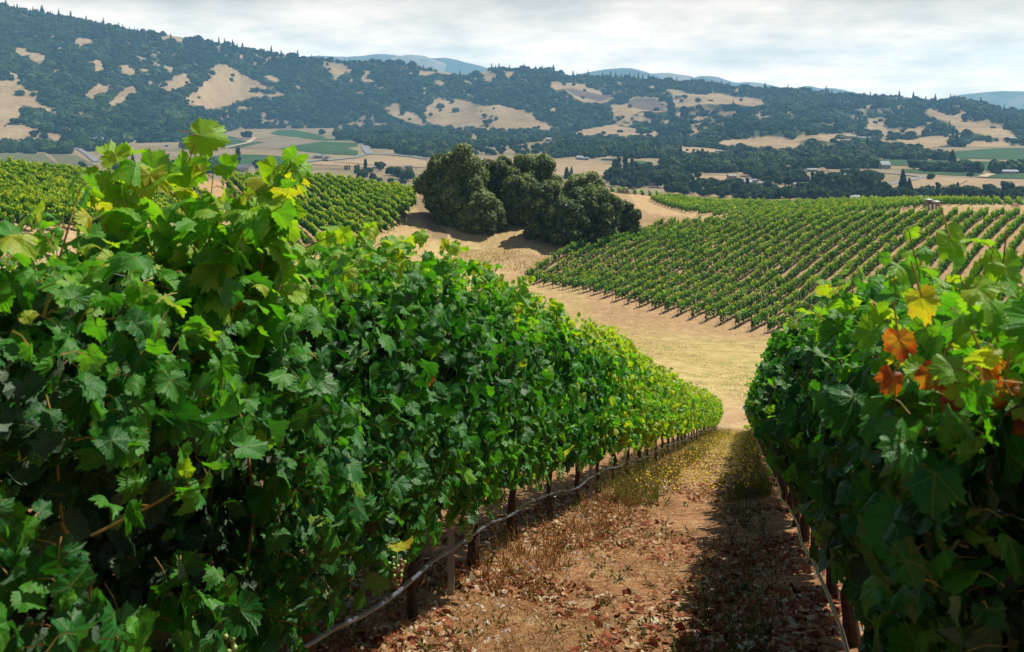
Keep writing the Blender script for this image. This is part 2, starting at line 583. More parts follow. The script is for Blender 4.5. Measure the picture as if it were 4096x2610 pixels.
M_HILL = hill_mat()
M_VALLEY = far_ground("dry valley grass", (0.15, 0.12, 0.06), (0.25, 0.19, 0.105), (0.33, 0.255, 0.15), 0.006, 0.06)
M_TANF = far_ground("mown hay field", (0.28, 0.195, 0.105), (0.35, 0.25, 0.14), (0.41, 0.30, 0.175), 0.010, 0.09)


def vineyard_field_mat(name, green, soil, ang, period=2.6, cover=0.75):
    m, nt, out = new_mat(name)
    p = geopos(nt)
    s = nd(nt, 'ShaderNodeSeparateXYZ', {0: p})
    w = mth(nt, 'ADD', mth(nt, 'MULTIPLY', s.outputs[0], math.cos(ang) / period), mth(nt, 'MULTIPLY', s.outputs[1], math.sin(ang) / period))
    fr = mth(nt, 'FRACT', w)
    st = mth(nt, 'LESS_THAN', mth(nt, 'ADD', fr, mth(nt, 'MULTIPLY', mth(nt, 'SUBTRACT', noise(nt, p, 0.25, 4.0, 0.7), 0.5), 0.6)), cover)
    n = noise(nt, p, 0.02, 5.0, 0.6)
    g = ramp(nt, n, [(0.35, tuple(c * 0.7 for c in green)), (0.65, tuple(c * 1.25 for c in green))])
    bsdf(nt, out, mix(nt, st, soil, g), 0.95, 0.1)
    return m


M_VF1 = vineyard_field_mat("valley vineyard", (0.026, 0.085, 0.022), (0.12, 0.12, 0.06), 0.6, 2.6, 0.85)
M_VF2 = vineyard_field_mat("valley vineyard close", (0.040, 0.085, 0.022), (0.26, 0.20, 0.12), -0.9, 6.0, 0.6)
M_VF3 = vineyard_field_mat("young valley vineyard", (0.16, 0.15, 0.09), (0.28, 0.20, 0.13), 0.3, 4.0, 0.5)
M_PLOUGH = far_ground("ploughed plot", (0.12, 0.09, 0.07), (0.20, 0.15, 0.12), (0.26, 0.20, 0.15), 0.02, 0.2)

# ------------------------------------------------------------------ vineyard hill: one smooth surface through measured points
SL = 0.244                                                   # the near rows run along (SL, 1)
ROWX = {'left': -2.23, 'second': -4.89, 'right': 0.52}


def rowx(k, y):
    y = np.asarray(y, float)
    return ROWX[k] + SL * y - (0.45 * np.clip((y - 6) / 50, 0, 1) if k == 'right' else 0) + (0.42 * np.clip((9 - y) / 5.5, 0, 1.3) if k == 'left' else 0)


CP = []
for y in (-12, -4, 0, 6, 12, 20, 30, 40, 50, 60):
    for d in (-14, -6, -2.2, 0.43, 4, 12):
        lift = 0.12 * max(0, -d - 3.0)
        CP.append((d + SL * y, y, -1.27 - 0.317 * y + lift))
for u, v, y in [(700, 388, 78), (690, 360, 98), (640, 345, 115), (560, 330, 132), (783, 334, 128), (720, 322, 137), (650, 306, 150), (580, 291, 163), (525, 281, 175),
                (480, 264, 177), (430, 300, 140), (574, 243, 195), (642, 234, 215), (690, 223, 220), (740, 222, 216), (800, 220, 212), (870, 217.5, 208), (939, 216, 205), (1024, 216, 203), (1110, 216, 200),
                (690, 262, 178), (780, 252, 178), (860, 244, 178), (950, 240, 178), (1024, 242, 170), (850, 290, 150), (950, 300, 140), (900, 345, 112), (1050, 340, 115),
                (850, 216, 216), (875, 213.5, 222), (900, 211, 228), (925, 209, 232), (950, 206.5, 236), (985, 205.5, 238), (1024, 206.5, 236), (1110, 207, 236), (800, 219.5, 219), (770, 221, 219), (735, 221.5, 221), (690, 217, 228), (850, 211, 238), (770, 214, 242), (700, 213.5, 242), (655, 205, 270), (655, 197, 300),
                (690, 206, 285), (780, 205, 285), (860, 205, 278), (960, 206, 272), (1040, 207, 268),
                (607, 192, 300), (640, 195, 300), (560, 213, 240), (500, 208, 245), (450, 196, 245), (640, 214, 232), (600, 212, 240),
                (450, 231, 195), (500, 240, 193), (540, 244, 192), (520, 252, 186), (480, 250, 187), (450, 249, 183), (480, 226, 200), (530, 229, 200), (580, 232, 203),
                (415, 207, 215), (424, 195, 246), (400, 191, 258), (440, 214, 205), (430, 240, 186), (380, 240, 170),
                (225, 256, 145), (205, 202, 198), (230, 216, 190), (225, 181, 252), (260, 180, 260), (320, 181, 262), (360, 185, 260), (300, 246, 165), (350, 243, 168), (300, 205, 215), (370, 212, 205),
                (0, 168, 200), (60, 174, 200), (123, 181, 200), (200, 189, 206), (0, 216, 125), (120, 222, 130), (200, 232, 140), (-80, 164, 200), (-80, 210, 125), (100, 202, 165), (0, 193, 160)]:
    CP.append(tuple(px(u, v, y)))
for x in (-300, -220, -140, -60, 20, 100, 180, 260, 320):
    CP.append((x, 340, -44 - 0.02 * x))
    CP.append((x, 430, -79.0))
    CP.append((x, 480, -82.0))
CP += [(-150, 60, -9), (-60, 60, -12), (-100, 10, 0), (200, 60, -24), (120, 30, -12), (90, 80, -25)]
CP = np.array(CP)


def _phi(r2):
    return np.where(r2 > 1e-12, r2 * np.log(np.maximum(r2, 1e-12)), 0.0)


_C = CP[:, :2] / 100.0
_n = len(_C)
_K = _phi(((_C[:, None] - _C[None]) ** 2).sum(-1)) + 2e-4 * np.eye(_n)
_P = np.hstack([np.ones((_n, 1)), _C])
_W = np.linalg.solve(np.block([[_K, _P], [_P.T, np.zeros((3, 3))]]), np.concatenate([CP[:, 2], np.zeros(3)]))


def tz0(x, y):
    q = np.stack([np.ravel(x), np.ravel(y)], 1) / 100.0
    out = np.empty(len(q))
    for i in range(0, len(q), 20000):
        s = q[i:i + 20000]
        out[i:i + 20000] = _phi(((s[:, None] - _C[None]) ** 2).sum(-1)) @ _W[:_n] + _W[_n] + s @ _W[_n + 1:]
    return out.reshape(np.shape(x))


def tz(x, y):
    x, y = np.asarray(x, float), np.asarray(y, float)
    z = tz0(x, y)
    d = x - SL * y                                           # low berm of soil under each near row
    near = np.clip((66 - y) / 6, 0, 1)
    for k in ROWX:
        z = z + 0.06 * near * np.exp(-((x - rowx(k, y)) / 0.45) ** 2)
    z = z + near * 0.018 * fbm(x * 3.1, y * 3.1, 3, 5) + np.clip((y - 30) / 40, 0, 1) * (0.16 * fbm(x * 0.16, y * 0.16, 3, 9) + 0.07 * fbm(x * 0.7, y * 0.7, 3, 19))
    return z


def lines(a, b, s0, g, smax):
    r = [a]
    s = s0
    while r[-1] < b:
        r.append(r[-1] + s)
        s = min(s * g, smax)
    return np.array(r)


yl = np.concatenate([np.arange(-12, 2, 0.7), lines(2.0, 484, 0.09, 1.018, 3.0)])
xp = lines(4.0, 300, 0.09, 1.025, 3.5)
xn = lines(0.6, 320, 0.09, 1.03, 3.5)
xl = np.concatenate([-xn[::-1], np.arange(-0.52, 4.0, 0.085), xp])
GX, GY = np.meshgrid(xl, yl, indexing='ij')
GZ = tz(GX, GY)


def wpoly(pts):
    """polygon of (u, v, depth) pixels as ground x, y"""
    return [(float(p[0]), float(p[1])) for p in (px(*q) for q in pts)]


D = GX - SL * GY
nearm = np.clip((64 - GY) / 8, 0, 1)
zone = 0.85 * nearm * np.clip(1.25 - 0.012 * GY, 0, 1)
zone = np.maximum(zone, 0.0)
inrows = (GY > 120) & (GX > -5)
zone = np.where(inrows & (GY < 232), 0.36, zone)
zone = np.where((GY > 226) & (GX > 30), 0.15, zone)
zone = np.where((GY > 120) & (GX < -15), 0.30, zone)
grass = np.clip((GY - 70) / 10, 0, 1) * np.clip((128 - GY + 0.75 * (GX - 33) * -1) / 14, 0, 1) * (GX > -20)
grass = np.maximum(grass, 0.75 * nearm * np.clip((GY - 14) / 14, 0, 1) * np.clip(1.3 - np.abs(D + 0.9) / 1.0, 0, 1))
bank = inpoly(GX, GY, wpoly([(455, 270, 170), (520, 268, 178), (580, 236, 198), (645, 226, 220), (600, 228, 208), (520, 244, 188), (450, 244, 183)]))
grass = np.maximum(grass, 0.45 * ((GY > 140) & (GX > -40) & (GX < 12)))
grass = np.where(bank, 0.6, grass)
zone = np.where(bank, 0.0, zone)
road = np.clip(1 - np.abs(GY - (66.5 + 0.05 * (GX - 16))) / 4.0, 0, 1)      # bare headland track at the foot of the near rows
grass = grass * (1 - np.clip(road * 2, 0, 1))
zone = np.maximum(zone, 0.42 * road)
pth = np.array(wpoly([(440, 312, 140), (468, 283, 163), (495, 262, 177), (530, 252, 185), (580, 246, 190)]))
pdst = np.full(GX.shape, 1e9)
for (ax, ay), (bx, by) in zip(pth[:-1], pth[1:]):
    tt = np.clip(((GX - ax) * (bx - ax) + (GY - ay) * (by - ay)) / ((bx - ax) ** 2 + (by - ay) ** 2), 0, 1)
    pdst = np.minimum(pdst, np.hypot(GX - ax - tt * (bx - ax), GY - ay - tt * (by - ay)))
pw = np.clip(1.6 - pdst / 2.6, 0, 1)
grass, zone = grass * (1 - pw), zone * (1 - pw)
dark = 0.28 * np.clip(1 - np.abs(pdst - 3.6) / 1.6, 0, 1) * (GY > 130)
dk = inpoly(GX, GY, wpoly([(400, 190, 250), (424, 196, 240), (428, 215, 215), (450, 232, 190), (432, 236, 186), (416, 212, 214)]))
dark[dk] = 0.75  # cast shade of the grove painted into the ground colour
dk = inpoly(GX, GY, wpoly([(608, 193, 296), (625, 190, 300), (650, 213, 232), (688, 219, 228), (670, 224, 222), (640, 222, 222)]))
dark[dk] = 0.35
trk = 0.55 * np.exp(-((GY - (233.5 - 0.035 * GX)) / 2.4) ** 2) * (GX > 60)
dark = np.maximum(dark, trk * 0.5)
g = MB()
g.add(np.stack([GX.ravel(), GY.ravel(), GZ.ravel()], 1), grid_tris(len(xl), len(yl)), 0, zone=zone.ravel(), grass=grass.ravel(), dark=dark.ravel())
tag(g.link('vineyard_ground', M_GROUND, smooth=True), 'sandy vineyard hillside falling away to the valley', kind='structure')

# ------------------------------------------------------------------ valley floor, hills and far mountains
VZ = -80.0
valley_y = lambda v: -VZ * F / (v - HV)
vx, vy = np.meshgrid(np.linspace(-2600, 2600, 80), np.linspace(390, 3150, 80), indexing='ij')
g = MB()
g.add(np.stack([vx.ravel(), vy.ravel(), np.full(vx.size, VZ)], 1), grid_tris(80, 80))
tag(g.link('valley_floor', M_VALLEY), 'flat dry grass valley floor', kind='structure')

RIDGE = np.array([(-240, 2), (0, 15), (60, 25), (120, 35), (200, 50), (260, 62), (310, 72), (370, 78), (430, 88), (500, 98), (560, 110), (620, 122), (680, 130), (740, 138), (800, 146), (880, 143), (960, 153),
                  (1000, 163), (1060, 172), (1110, 176), (1160, 162), (1220, 162), (1290, 161), (1340, 177), (1420, 181), (1500, 184), (1560, 187), (1640, 190), (1700, 200), (1760, 206), (1850, 209), (1900, 215),
                  (1960, 220), (2000, 222), (2060, 225), (2130, 228), (2200, 238), (2260, 231), (2310, 240), (2350, 255), (2407, 261), (2650, 275)]) / 2.3506
BASE = np.array([(-100, 146), (0, 145), (100, 144), (180, 142), (240, 129), (340, 128), (450, 130), (550, 134), (650, 139), (720, 148), (800, 154), (870, 154), (930, 148), (1024, 146), (1130, 146)], float)
RY = np.array([(-100, 2700), (0, 2750), (250, 3200), (400, 3500), (600, 3600), (800, 3400), (1024, 3100), (1130, 3000)], float)


def hill_point(u, t):
    """world position on the hill front for column u; t = 0 foot .. 1 ridge .. 1.3 back"""
    u, t = np.asarray(u, float), np.asarray(t, float)
    vr, vb, yr = np.interp(u, RIDGE[:, 0], RIDGE[:, 1]), np.interp(u, BASE[:, 0], BASE[:, 1]), np.interp(u, RY[:, 0], RY[:, 1])
    yb = -VZ * F / (vb - HV)
    y = yb + (yr - yb) * t
    tc = np.clip(t, 0, 1)
    v = vb + (vr - vb) * tc ** 0.92
    x = (u - HU) / F * y
    z = (HV - v) / F * y
    z = z + (44 * (0.5 - np.abs(fbm(x * 0.0032, y * 0.0017, 3, 3)) * 1.6) + 10 * fbm(x * 0.007, y * 0.005, 3, 13) + 5 * fbm(x * 0.016, y * 0.016, 3, 8)) * np.sin(np.pi * tc) * (yr - yb) / 1500 - 1.5 * (t < 0.002)
    z = z - np.clip(t - 1, 0, None) * 420
    return np.stack([x, y, z], -1)


def c1(pts):
    return [(a / 6.817, b / 6.817) for a, b in pts]


def c2(pts):
    return [(325 + a / 6.817, b / 6.817) for a, b in pts]


def c3(pts):
    return [(674 + a / 6.817, b / 6.817) for a, b in pts]


OPEN = [c1(p) for p in [
    [(-700, 500), (0, 520), (60, 545), (120, 580), (240, 640), (250, 665), (230, 700), (380, 745), (380, 775), (300, 760), (260, 740), (150, 720), (150, 800), (180, 850), (260, 880), (410, 910), (410, 950), (330, 960), (310, 985), (230, 985), (120, 990), (-700, 990)],
    [(500, 285), (530, 262), (600, 265), (640, 285), (590, 295), (540, 318)], [(90, 340), (130, 320), (180, 335), (200, 360), (150, 385)], [(200, 365), (290, 365), (320, 400), (250, 420), (205, 405)],
    [(0, 450), (60, 470), (140, 530), (160, 555), (100, 530), (40, 490)], [(560, 400), (620, 410), (690, 410), (705, 450), (670, 495), (640, 460), (640, 430)], [(820, 455), (860, 435), (920, 490), (915, 505), (870, 510)],
    [(850, 285), (940, 320), (1080, 385), (1040, 375), (960, 335)], [(1090, 265), (1160, 240), (1250, 262), (1255, 300), (1210, 285), (1190, 262), (1150, 262), (1110, 275)],
    [(575, 650), (650, 580), (690, 560), (700, 600), (760, 580), (700, 640), (640, 670)], [(715, 755), (740, 705), (800, 650), (830, 610), (900, 590), (940, 630), (880, 660), (840, 690), (800, 700), (750, 745)],
    [(1115, 610), (1180, 550), (1265, 505), (1300, 560), (1230, 600), (1160, 620)],
    [(1465, 437), (1500, 440), (1560, 465), (1790, 580), (1800, 600), (1910, 630), (1910, 640), (1780, 665), (1740, 650), (1640, 680), (1560, 710), (1420, 735), (1400, 715), (1340, 715), (1280, 690), (1270, 665), (1340, 620), (1420, 545), (1420, 510)],
    [(2190, 420), (2290, 432), (2370, 450), (2340, 500), (2290, 515), (2280, 490), (2240, 470), (2200, 445)], [(1800, 520), (1870, 518), (1910, 545), (1880, 555), (1840, 540)], [(1130, 460), (1180, 460), (1170, 490), (1150, 485)],
    [(985, 545), (1040, 560), (1050, 580), (1010, 570)], [(2005, 590), (2040, 585), (2055, 605), (2030, 605)], [(490, 700), (530, 680), (545, 700), (520, 715)], [(1400, 340), (1420, 345), (1415, 355)], [(1530, 370), (1555, 372), (1545, 380)], [(670, 775), (700, 780), (690, 795)]]]
OPEN += [c2(p) for p in [
    [(0, 425), (60, 435), (150, 450), (110, 510), (70, 540), (20, 540), (60, 520), (30, 480), (0, 460)], [(255, 485), (300, 490), (290, 530), (340, 550), (280, 555), (240, 525), (270, 510)], [(160, 540), (210, 540), (220, 560), (180, 555)],
    [(410, 735), (460, 730), (470, 700), (520, 720), (520, 760), (560, 765), (620, 770), (650, 800), (680, 850), (620, 840), (540, 820), (490, 790), (450, 790)],
    [(690, 760), (720, 730), (760, 690), (870, 690), (900, 682), (1000, 700), (1100, 730), (1180, 720), (1280, 745), (1340, 755), (1400, 800), (1440, 820), (1500, 840), (1535, 860), (1500, 885), (1440, 910), (1390, 880), (1300, 870), (1230, 880), (1200, 900), (1110, 900), (960, 880), (850, 860), (760, 840), (700, 820)],
    [(635, 470), (680, 490), (780, 490), (840, 490), (950, 485), (950, 505), (860, 505), (780, 500), (680, 510), (650, 510)], [(1030, 490), (1160, 483), (1165, 520), (1140, 550), (1090, 550), (1080, 510)], [(1220, 485), (1290, 495), (1280, 510), (1240, 525)],
    [(750, 570), (820, 555), (800, 575), (760, 595)], [(940, 540), (1000, 560), (1010, 572), (960, 560)], [(1195, 625), (1250, 650), (1230, 660), (1200, 640)],
    [(1530, 565), (1600, 560), (1700, 575), (1760, 580), (1800, 600), (1870, 620), (1880, 650), (1980, 655), (1880, 700), (1830, 702), (1750, 690), (1690, 650), (1640, 610), (1580, 620)],
    [(2060, 690), (2100, 668), (2250, 668), (2330, 715), (2320, 752), (2250, 762), (2150, 750), (2100, 790), (2050, 820), (2010, 850), (1980, 800), (1950, 750), (1950, 720), (2050, 715)],
    [(1710, 910), (1760, 890), (1900, 860), (1990, 850), (2010, 870), (2110, 880), (2140, 915), (2260, 890), (2250, 940), (2110, 950), (1930, 955), (1770, 945)], [(1535, 740), (1570, 740), (1580, 765), (1545, 765)],
    [(90, 850), (150, 835), (280, 840), (270, 855), (160, 860), (100, 880)]]]
OPEN += [c3(p) for p in [
    [(0, 620), (50, 620), (100, 640), (180, 650), (300, 640), (440, 670), (480, 665), (590, 680), (600, 700), (660, 705), (530, 720), (390, 715), (270, 705), (190, 710), (100, 725), (0, 725)], [(290, 765), (430, 765), (410, 780), (330, 785)],
    [(140, 800), (280, 805), (270, 825), (140, 815)], [(100, 755), (150, 770), (140, 790)], [(1740, 740), (1820, 770), (1900, 795), (1960, 780), (2020, 830), (2200, 845), (2310, 920), (2270, 935), (2160, 930), (2000, 890), (1910, 895), (1890, 840), (1780, 810), (1730, 795)],
    [(1320, 800), (1400, 830), (1460, 850), (1460, 875), (1560, 880), (1680, 865), (1720, 890), (1800, 860), (1740, 900), (1640, 920), (1560, 910), (1430, 930), (1420, 905), (1380, 890), (1330, 880)],
    [(275, 985), (400, 955), (540, 945), (690, 930), (770, 935), (840, 980), (890, 1010), (940, 1035), (860, 1040), (830, 1055), (700, 1055), (560, 1040), (450, 1010), (380, 1005)],
    [(840, 930), (1000, 925), (1200, 912), (1300, 940), (1450, 962), (1640, 950), (1700, 935), (1820, 930), (1880, 975), (1800, 990), (1700, 1005), (1640, 1000), (1560, 975), (1420, 972), (1250, 958), (1100, 975), (1000, 955), (890, 950)],
    [(2030, 970), (2200, 975), (2290, 990), (2200, 1005), (2040, 1010), (1800, 1035), (1640, 1040), (1510, 1005), (1640, 1022), (1900, 1015)], [(990, 1000), (1090, 985), (1100, 1005), (1000, 1035)], [(820, 880), (850, 890), (830, 905)]]]
def grow(p, k):
    c = np.mean(np.array(p), axis=0)
    return [tuple(c + (np.array(q) - c) * k + np.sign(np.array(q) - c) * 0.5) for q in p]


OPEN = [grow(p, 1.04) for p in OPEN]
PLOUGH = [c2([(1630, 605), (1700, 605), (1880, 645), (1980, 650), (1880, 695), (1760, 665), (1700, 650)]), c2([(2065, 690), (2100, 670), (2250, 670), (2330, 715), (2320, 750), (2250, 760), (2150, 745), (2060, 720)])]


def proj(P):
    return HU + F * P[..., 0] / P[..., 1], HV - F * P[..., 2] / P[..., 1]


def extra_open(u, v):
    return (vnoise(u * 0.075, v * 0.14, 33) + 0.55 * vnoise(u * 0.22, v * 0.40, 34) > 0.92) & (v > np.interp(u, RIDGE[:, 0], RIDGE[:, 1]) + 7)


hu = np.arange(-96, 1125, 2.6)
ht = np.concatenate([np.linspace(0, 1, 110), np.linspace(1.03, 1.5, 8)])
HUU, HT = np.meshgrid(hu, ht, indexing='ij')
HP = hill_point(HUU, HT)
pu, pv = proj(HP)
op = np.zeros(pu.shape)
for p in OPEN:
    op = np.maximum(op, inpoly(pu + 1.2 * vnoise(pu * 0.4, pv * 0.4, 2), pv, p))
op = np.maximum(op, extra_open(pu, pv))
plo = np.zeros(pu.shape)
for p in PLOUGH:
    plo = np.maximum(plo, inpoly(pu, pv, p))
g = MB()
thin = np.clip((vnoise(pu * 0.05, pv * 0.09, 4) + 0.6 * vnoise(pu * 0.16, pv * 0.25, 5) - 0.35) * 1.6, 0, 0.8)
g.add(HP.reshape(-1, 3), grid_tris(len(hu), len(ht)), 0, wood=((1 - op) * (1 - thin)).ravel(), plough=plo.ravel())
tag(g.link('hills', M_HILL, smooth=True), 'wooded hills with open tan grass slopes across the valley', kind='structure')

M_MTN = far_ground("far mountain", (0.045, 0.06, 0.035), (0.07, 0.085, 0.05), (0.30, 0.24, 0.16), 0.0012, 0.006, 0.6)
M_MTNP = far_ground("far grassy mountain", (0.07, 0.08, 0.05), (0.30, 0.24, 0.16), (0.36, 0.28, 0.18), 0.003, 0.008, 0.6)


def mountain(pts, Y, mat, label):
    Y *= 1.3
    pts = np.array(pts, float) / 2.3506
    us = np.linspace(pts[0, 0], pts[-1, 0], 90)
    vr = np.interp(us, pts[:, 0], pts[:, 1])
    k = np.ones(7) / 7
    vr = np.convolve(np.pad(vr, 3, 'edge'), k, 'valid')
    x = (us - HU) / F * Y
    top = (HV - vr) / F * Y
    s = np.linspace(-1, 1, 25)
    X = np.repeat(x[:, None], 25, 1)
    Yg = Y + s[None] * 700 + 0 * X
    h = np.clip(1 - np.abs(s), 0, 1) ** 0.8
    Z = -90 + (top[:, None] + 90) * h[None]
    Z = Z + 16 * fbm(X * 0.004, Yg * 0.004, 4, 11) * np.sin(np.pi * np.clip(h, 0, 1))[None] + 5 * fbm(X * 0.012, Yg * 0.3, 3, 12) * (h > 0.97)[None]
    g = MB()
    g.add(np.stack([X.ravel(), Yg.ravel(), Z.ravel()], 1), grid_tris(90, 25))
    tag(g.link('mountain', mat, smooth=True), label, kind='structure')


mountain([(640, 150), (720, 131), (760, 130), (810, 135), (850, 130), (900, 126), (940, 131), (1000, 135), (1060, 137), (1110, 150), (1180, 170)], 5600, M_MTN, 'blue forested mountain above the middle ridge')
mountain([(880, 150), (930, 132), (965, 127), (1000, 132), (1050, 150)], 5550 - 120, M_MTNP, 'pale grassy mountain top above the middle ridge')
mountain([(1300, 195), (1345, 179), (1390, 168), (1450, 160), (1480, 158), (1510, 165), (1540, 178), (1600, 200)], 5400, M_MTN, 'blue rounded mountain above the plough fields')
mountain([(1490, 190), (1530, 172), (1570, 170), (1620, 178), (1660, 195)], 5900, M_MTNP, 'pale tan mountain between blue ones')
mountain([(1590, 200), (1620, 185), (1660, 176), (1700, 184), (1720, 195), (1770, 191), (1815, 202), (1860, 208), (1900, 200), (1920, 208), (1960, 206), (2010, 218), (2060, 235)], 5700, M_MTN, 'low blue mountain chain with small peaks')
mountain([(2140, 255), (2190, 238), (2250, 224), (2330, 214), (2407, 214), (2520, 225), (2640, 250)], 5200, M_MTN, 'long blue mountain at the right end of the ridge')


def sheet(name, poly, z, mat, label=None):
    """flat field or road on the valley floor; poly in pixels of the photograph read on the valley plane"""
    pts = [px(u, v, valley_y(v)) for u, v in poly]
    bmv = [(p[0], p[1], z) for p in pts]
    import bmesh
    bm = bmesh.new()
    f = bm.faces.new([bm.verts.new(p) for p in bmv])
    if f.normal.z < 0:
        f.normal_flip()
    bmesh.ops.triangulate(bm, faces=bm.faces[:])
    bmesh.ops.recalc_face_normals(bm, faces=bm.faces[:])
    me = bpy.data.meshes.new(name)
    bm.to_mesh(me)
    bm.free()
    me.materials.append(mat)
    o = bpy.data.objects.new(name, me)
    COL.objects.link(o)
    tag(o, label, kind='structure')
    return o


k = 0
for nm, mat, lab, poly in [
    ('vineyard_field', M_VF2, 'striped vineyard below the left tan hill', c1([(-200, 1045), (290, 1045), (420, 1140), (-200, 1140)])),
    ('vineyard_field', M_VF2, 'striped vineyard beside the straight lane', c1([(340, 1048), (520, 1060), (660, 1130), (430, 1140)])),
    ('lawn', M_VF1, 'green lawn by the long low barn', c1([(560, 990), (690, 1000), (690, 1030), (580, 1030)])),
    ('vineyard_field', M_VF1, 'small dark vineyard under the wooded hill', c1([(1425, 925), (1480, 915), (1630, 940), (1600, 950), (1470, 948)])),
    ('vineyard_field', M_VF1, 'narrow dark vineyard behind the white shed', c1([(1370, 985), (1540, 968), (1550, 955), (1640, 950), (1690, 965), (1640, 985), (1540, 1000), (1420, 1005)])),
    ('vineyard_field', M_VF1, 'slim dark vineyard strip along the dirt lane', c1([(1550, 1015), (1680, 975), (1760, 965), (1840, 970), (1740, 995), (1620, 1012)])),
    ('plough_field', M_VF3, 'grey brown young vineyard between green ones', c1([(1640, 1010), (1830, 965), (1830, 945), (1930, 935), (2190, 960), (2060, 985), (1900, 1015), (1800, 1010)])),
    ('vineyard_field', M_VF1, 'broad green vineyard at the foot of the woods', c1([(1840, 910), (1900, 885), (2000, 885), (2180, 920), (2230, 945), (2450, 950), (2450, 962), (2200, 960), (2000, 935), (1900, 925)])),
    ('vineyard_field', M_VF1, 'large green vineyard beside the metal shed', c1([(1890, 1015), (2060, 987), (2200, 965), (2440, 975), (2440, 1000), (2360, 1010), (2440, 1030), (2440, 1062), (2200, 1050), (2040, 1030)])),
    ('vineyard_field', M_VF1, 'green vineyard round the tall dark tree', c1([(1200, 1090), (1410, 1070), (1600, 1055), (1750, 1055), (1900, 1065), (2080, 1095), (1950, 1115), (1800, 1130), (1200, 1140)])),
    ('hay_field', M_TANF, 'mown tan field between the roads', c2([(-180, 1120), (190, 1085), (330, 1062), (600, 1080), (690, 1100), (690, 1140), (400, 1150), (0, 1125)])),
    ('hay_field', M_TANF, 'tan field behind the oak grove', c2([(1500, 1095), (1700, 1090), (1850, 1100), (1960, 1130), (1940, 1200), (1600, 1200), (1500, 1160)])),
    ('vineyard_field', M_VF1, 'light green vineyard slope left of the wood', c2([(2090, 1095), (2180, 1100), (2260, 1150), (2100, 1180), (2080, 1150)])),
    ('meadow', M_VF1, 'green meadow strip beside the village', c2([(1770, 970), (1850, 972), (1960, 985), (1900, 992), (1780, 985)])),
    ('vineyard_field', M_VF1, 'long green vineyard under the right hills', c3([(1340, 1095), (1400, 1088), (2500, 1110), (2500, 1150), (2140, 1165), (1850, 1140), (1500, 1130)])),
    ('vineyard_field', M_VF1, 'green vineyard strip below the white mansion', c3([(1540, 1160), (1700, 1158), (2130, 1185), (2090, 1205), (1850, 1195), (1560, 1175)])),
    ('vineyard_field', M_VF1, 'green vineyard beside the long white barn', c3([(2140, 1215), (2180, 1190), (2500, 1190), (2500, 1222)])),
    ('vineyard_field', M_VF1, 'green vineyard on the gentle right slope', c3([(1690, 1045), (1900, 1035), (2200, 1012), (2500, 1010), (2500, 1095), (1800, 1080)])),
    ('hay_field', M_TANF, 'wide tan pasture right of the conifers', c3([(1480, 1250), (1640, 1215), (1900, 1215), (2500, 1235), (2500, 1320), (1640, 1330), (1440, 1290)])),
    ('hay_field', M_TANF, 'small tan pasture with a barn', c3([(70, 1215), (200, 1200), (380, 1205), (360, 1225), (250, 1245), (130, 1275)])),
    ('hay_field', M_TANF, 'small golden pasture by the bend in the road', c3([(650, 1300), (750, 1275), (850, 1280), (880, 1290), (800, 1310), (700, 1315)])),
    ('hay_field', M_TANF, 'tan lot with round orchard trees', c3([(-60, 1010), (120, 1000), (300, 1020), (470, 1060), (330, 1085), (150, 1090), (-60, 1080)])),
]:
    k += 1
    sheet(nm, poly, VZ + 0.25 + 0.02 * k, mat, lab)


def strip(name, pts, w, z, mat, label):
    P = np.array([px(u, v, valley_y(v)) for u, v in pts])[:, :2]
    d = unit(np.gradient(P, axis=0))
    nrm = np.stack([-d[:, 1], d[:, 0]], 1) * w / 2
    V = np.concatenate([np.c_[P + nrm, np.full(len(P), z)], np.c_[P - nrm, np.full(len(P), z)]])
    n = len(P)
    T = []
    for i in range(n - 1):
        T += [(i, n + i, n + i + 1), (i, n + i + 1, i + 1)]
    g = MB()
    g.add(V, T)
    return tag(g.link(name, mat), label, kind='structure')


M_DIRT = far_ground("pale dirt lane", (0.40, 0.31, 0.2), (0.48, 0.38, 0.25), (0.54, 0.44, 0.3), 0.02, 0.2)
strip('road', c1([(1700, 1150), (1830, 1138), (2060, 1110), (2220, 1088)]) + c2([(0, 1098), (190, 1078), (260, 1058), (330, 1050), (430, 1054), (600, 1070), (690, 1084)]), 11, VZ + 1.0, M_ROAD, 'grey valley road passing the metal shed')
strip('road', c2([(268, 985), (272, 1005), (285, 1030), (310, 1050)]), 12, VZ + 1.1, M_ROAD, 'grey road climbing into the village')
strip('lane', c1([(470, 985), (530, 1010), (600, 1055), (660, 1105)]), 9, VZ + 1.05, M_ROAD, 'straight grey lane from the long barn')
strip('lane', c1([(1300, 1030), (1420, 1025), (1550, 1005), (1690, 975), (1740, 940), (1900, 930), (2050, 945)]), 9, VZ + 1.1, M_DIRT, 'pale dirt lane between the vineyards')
strip('road', c3([(1400, 1300), (1450, 1270), (1520, 1250), (1620, 1232), (1700, 1210), (1500, 1185), (1350, 1175), (1150, 1168)]), 7, VZ + 1.15, M_ROAD, 'grey road curving past the right pasture')
strip('road', c3([(860, 1335), (845, 1315), (870, 1300), (915, 1290)]), 6, VZ + 1.2, M_ROAD, 'bend of grey road by the golden pasture')
strip('lane', c3([(2100, 1212), (2130, 1200), (2165, 1190)]), 10, VZ + 1.2, M_DIRT, 'short dirt lane between two vineyards')


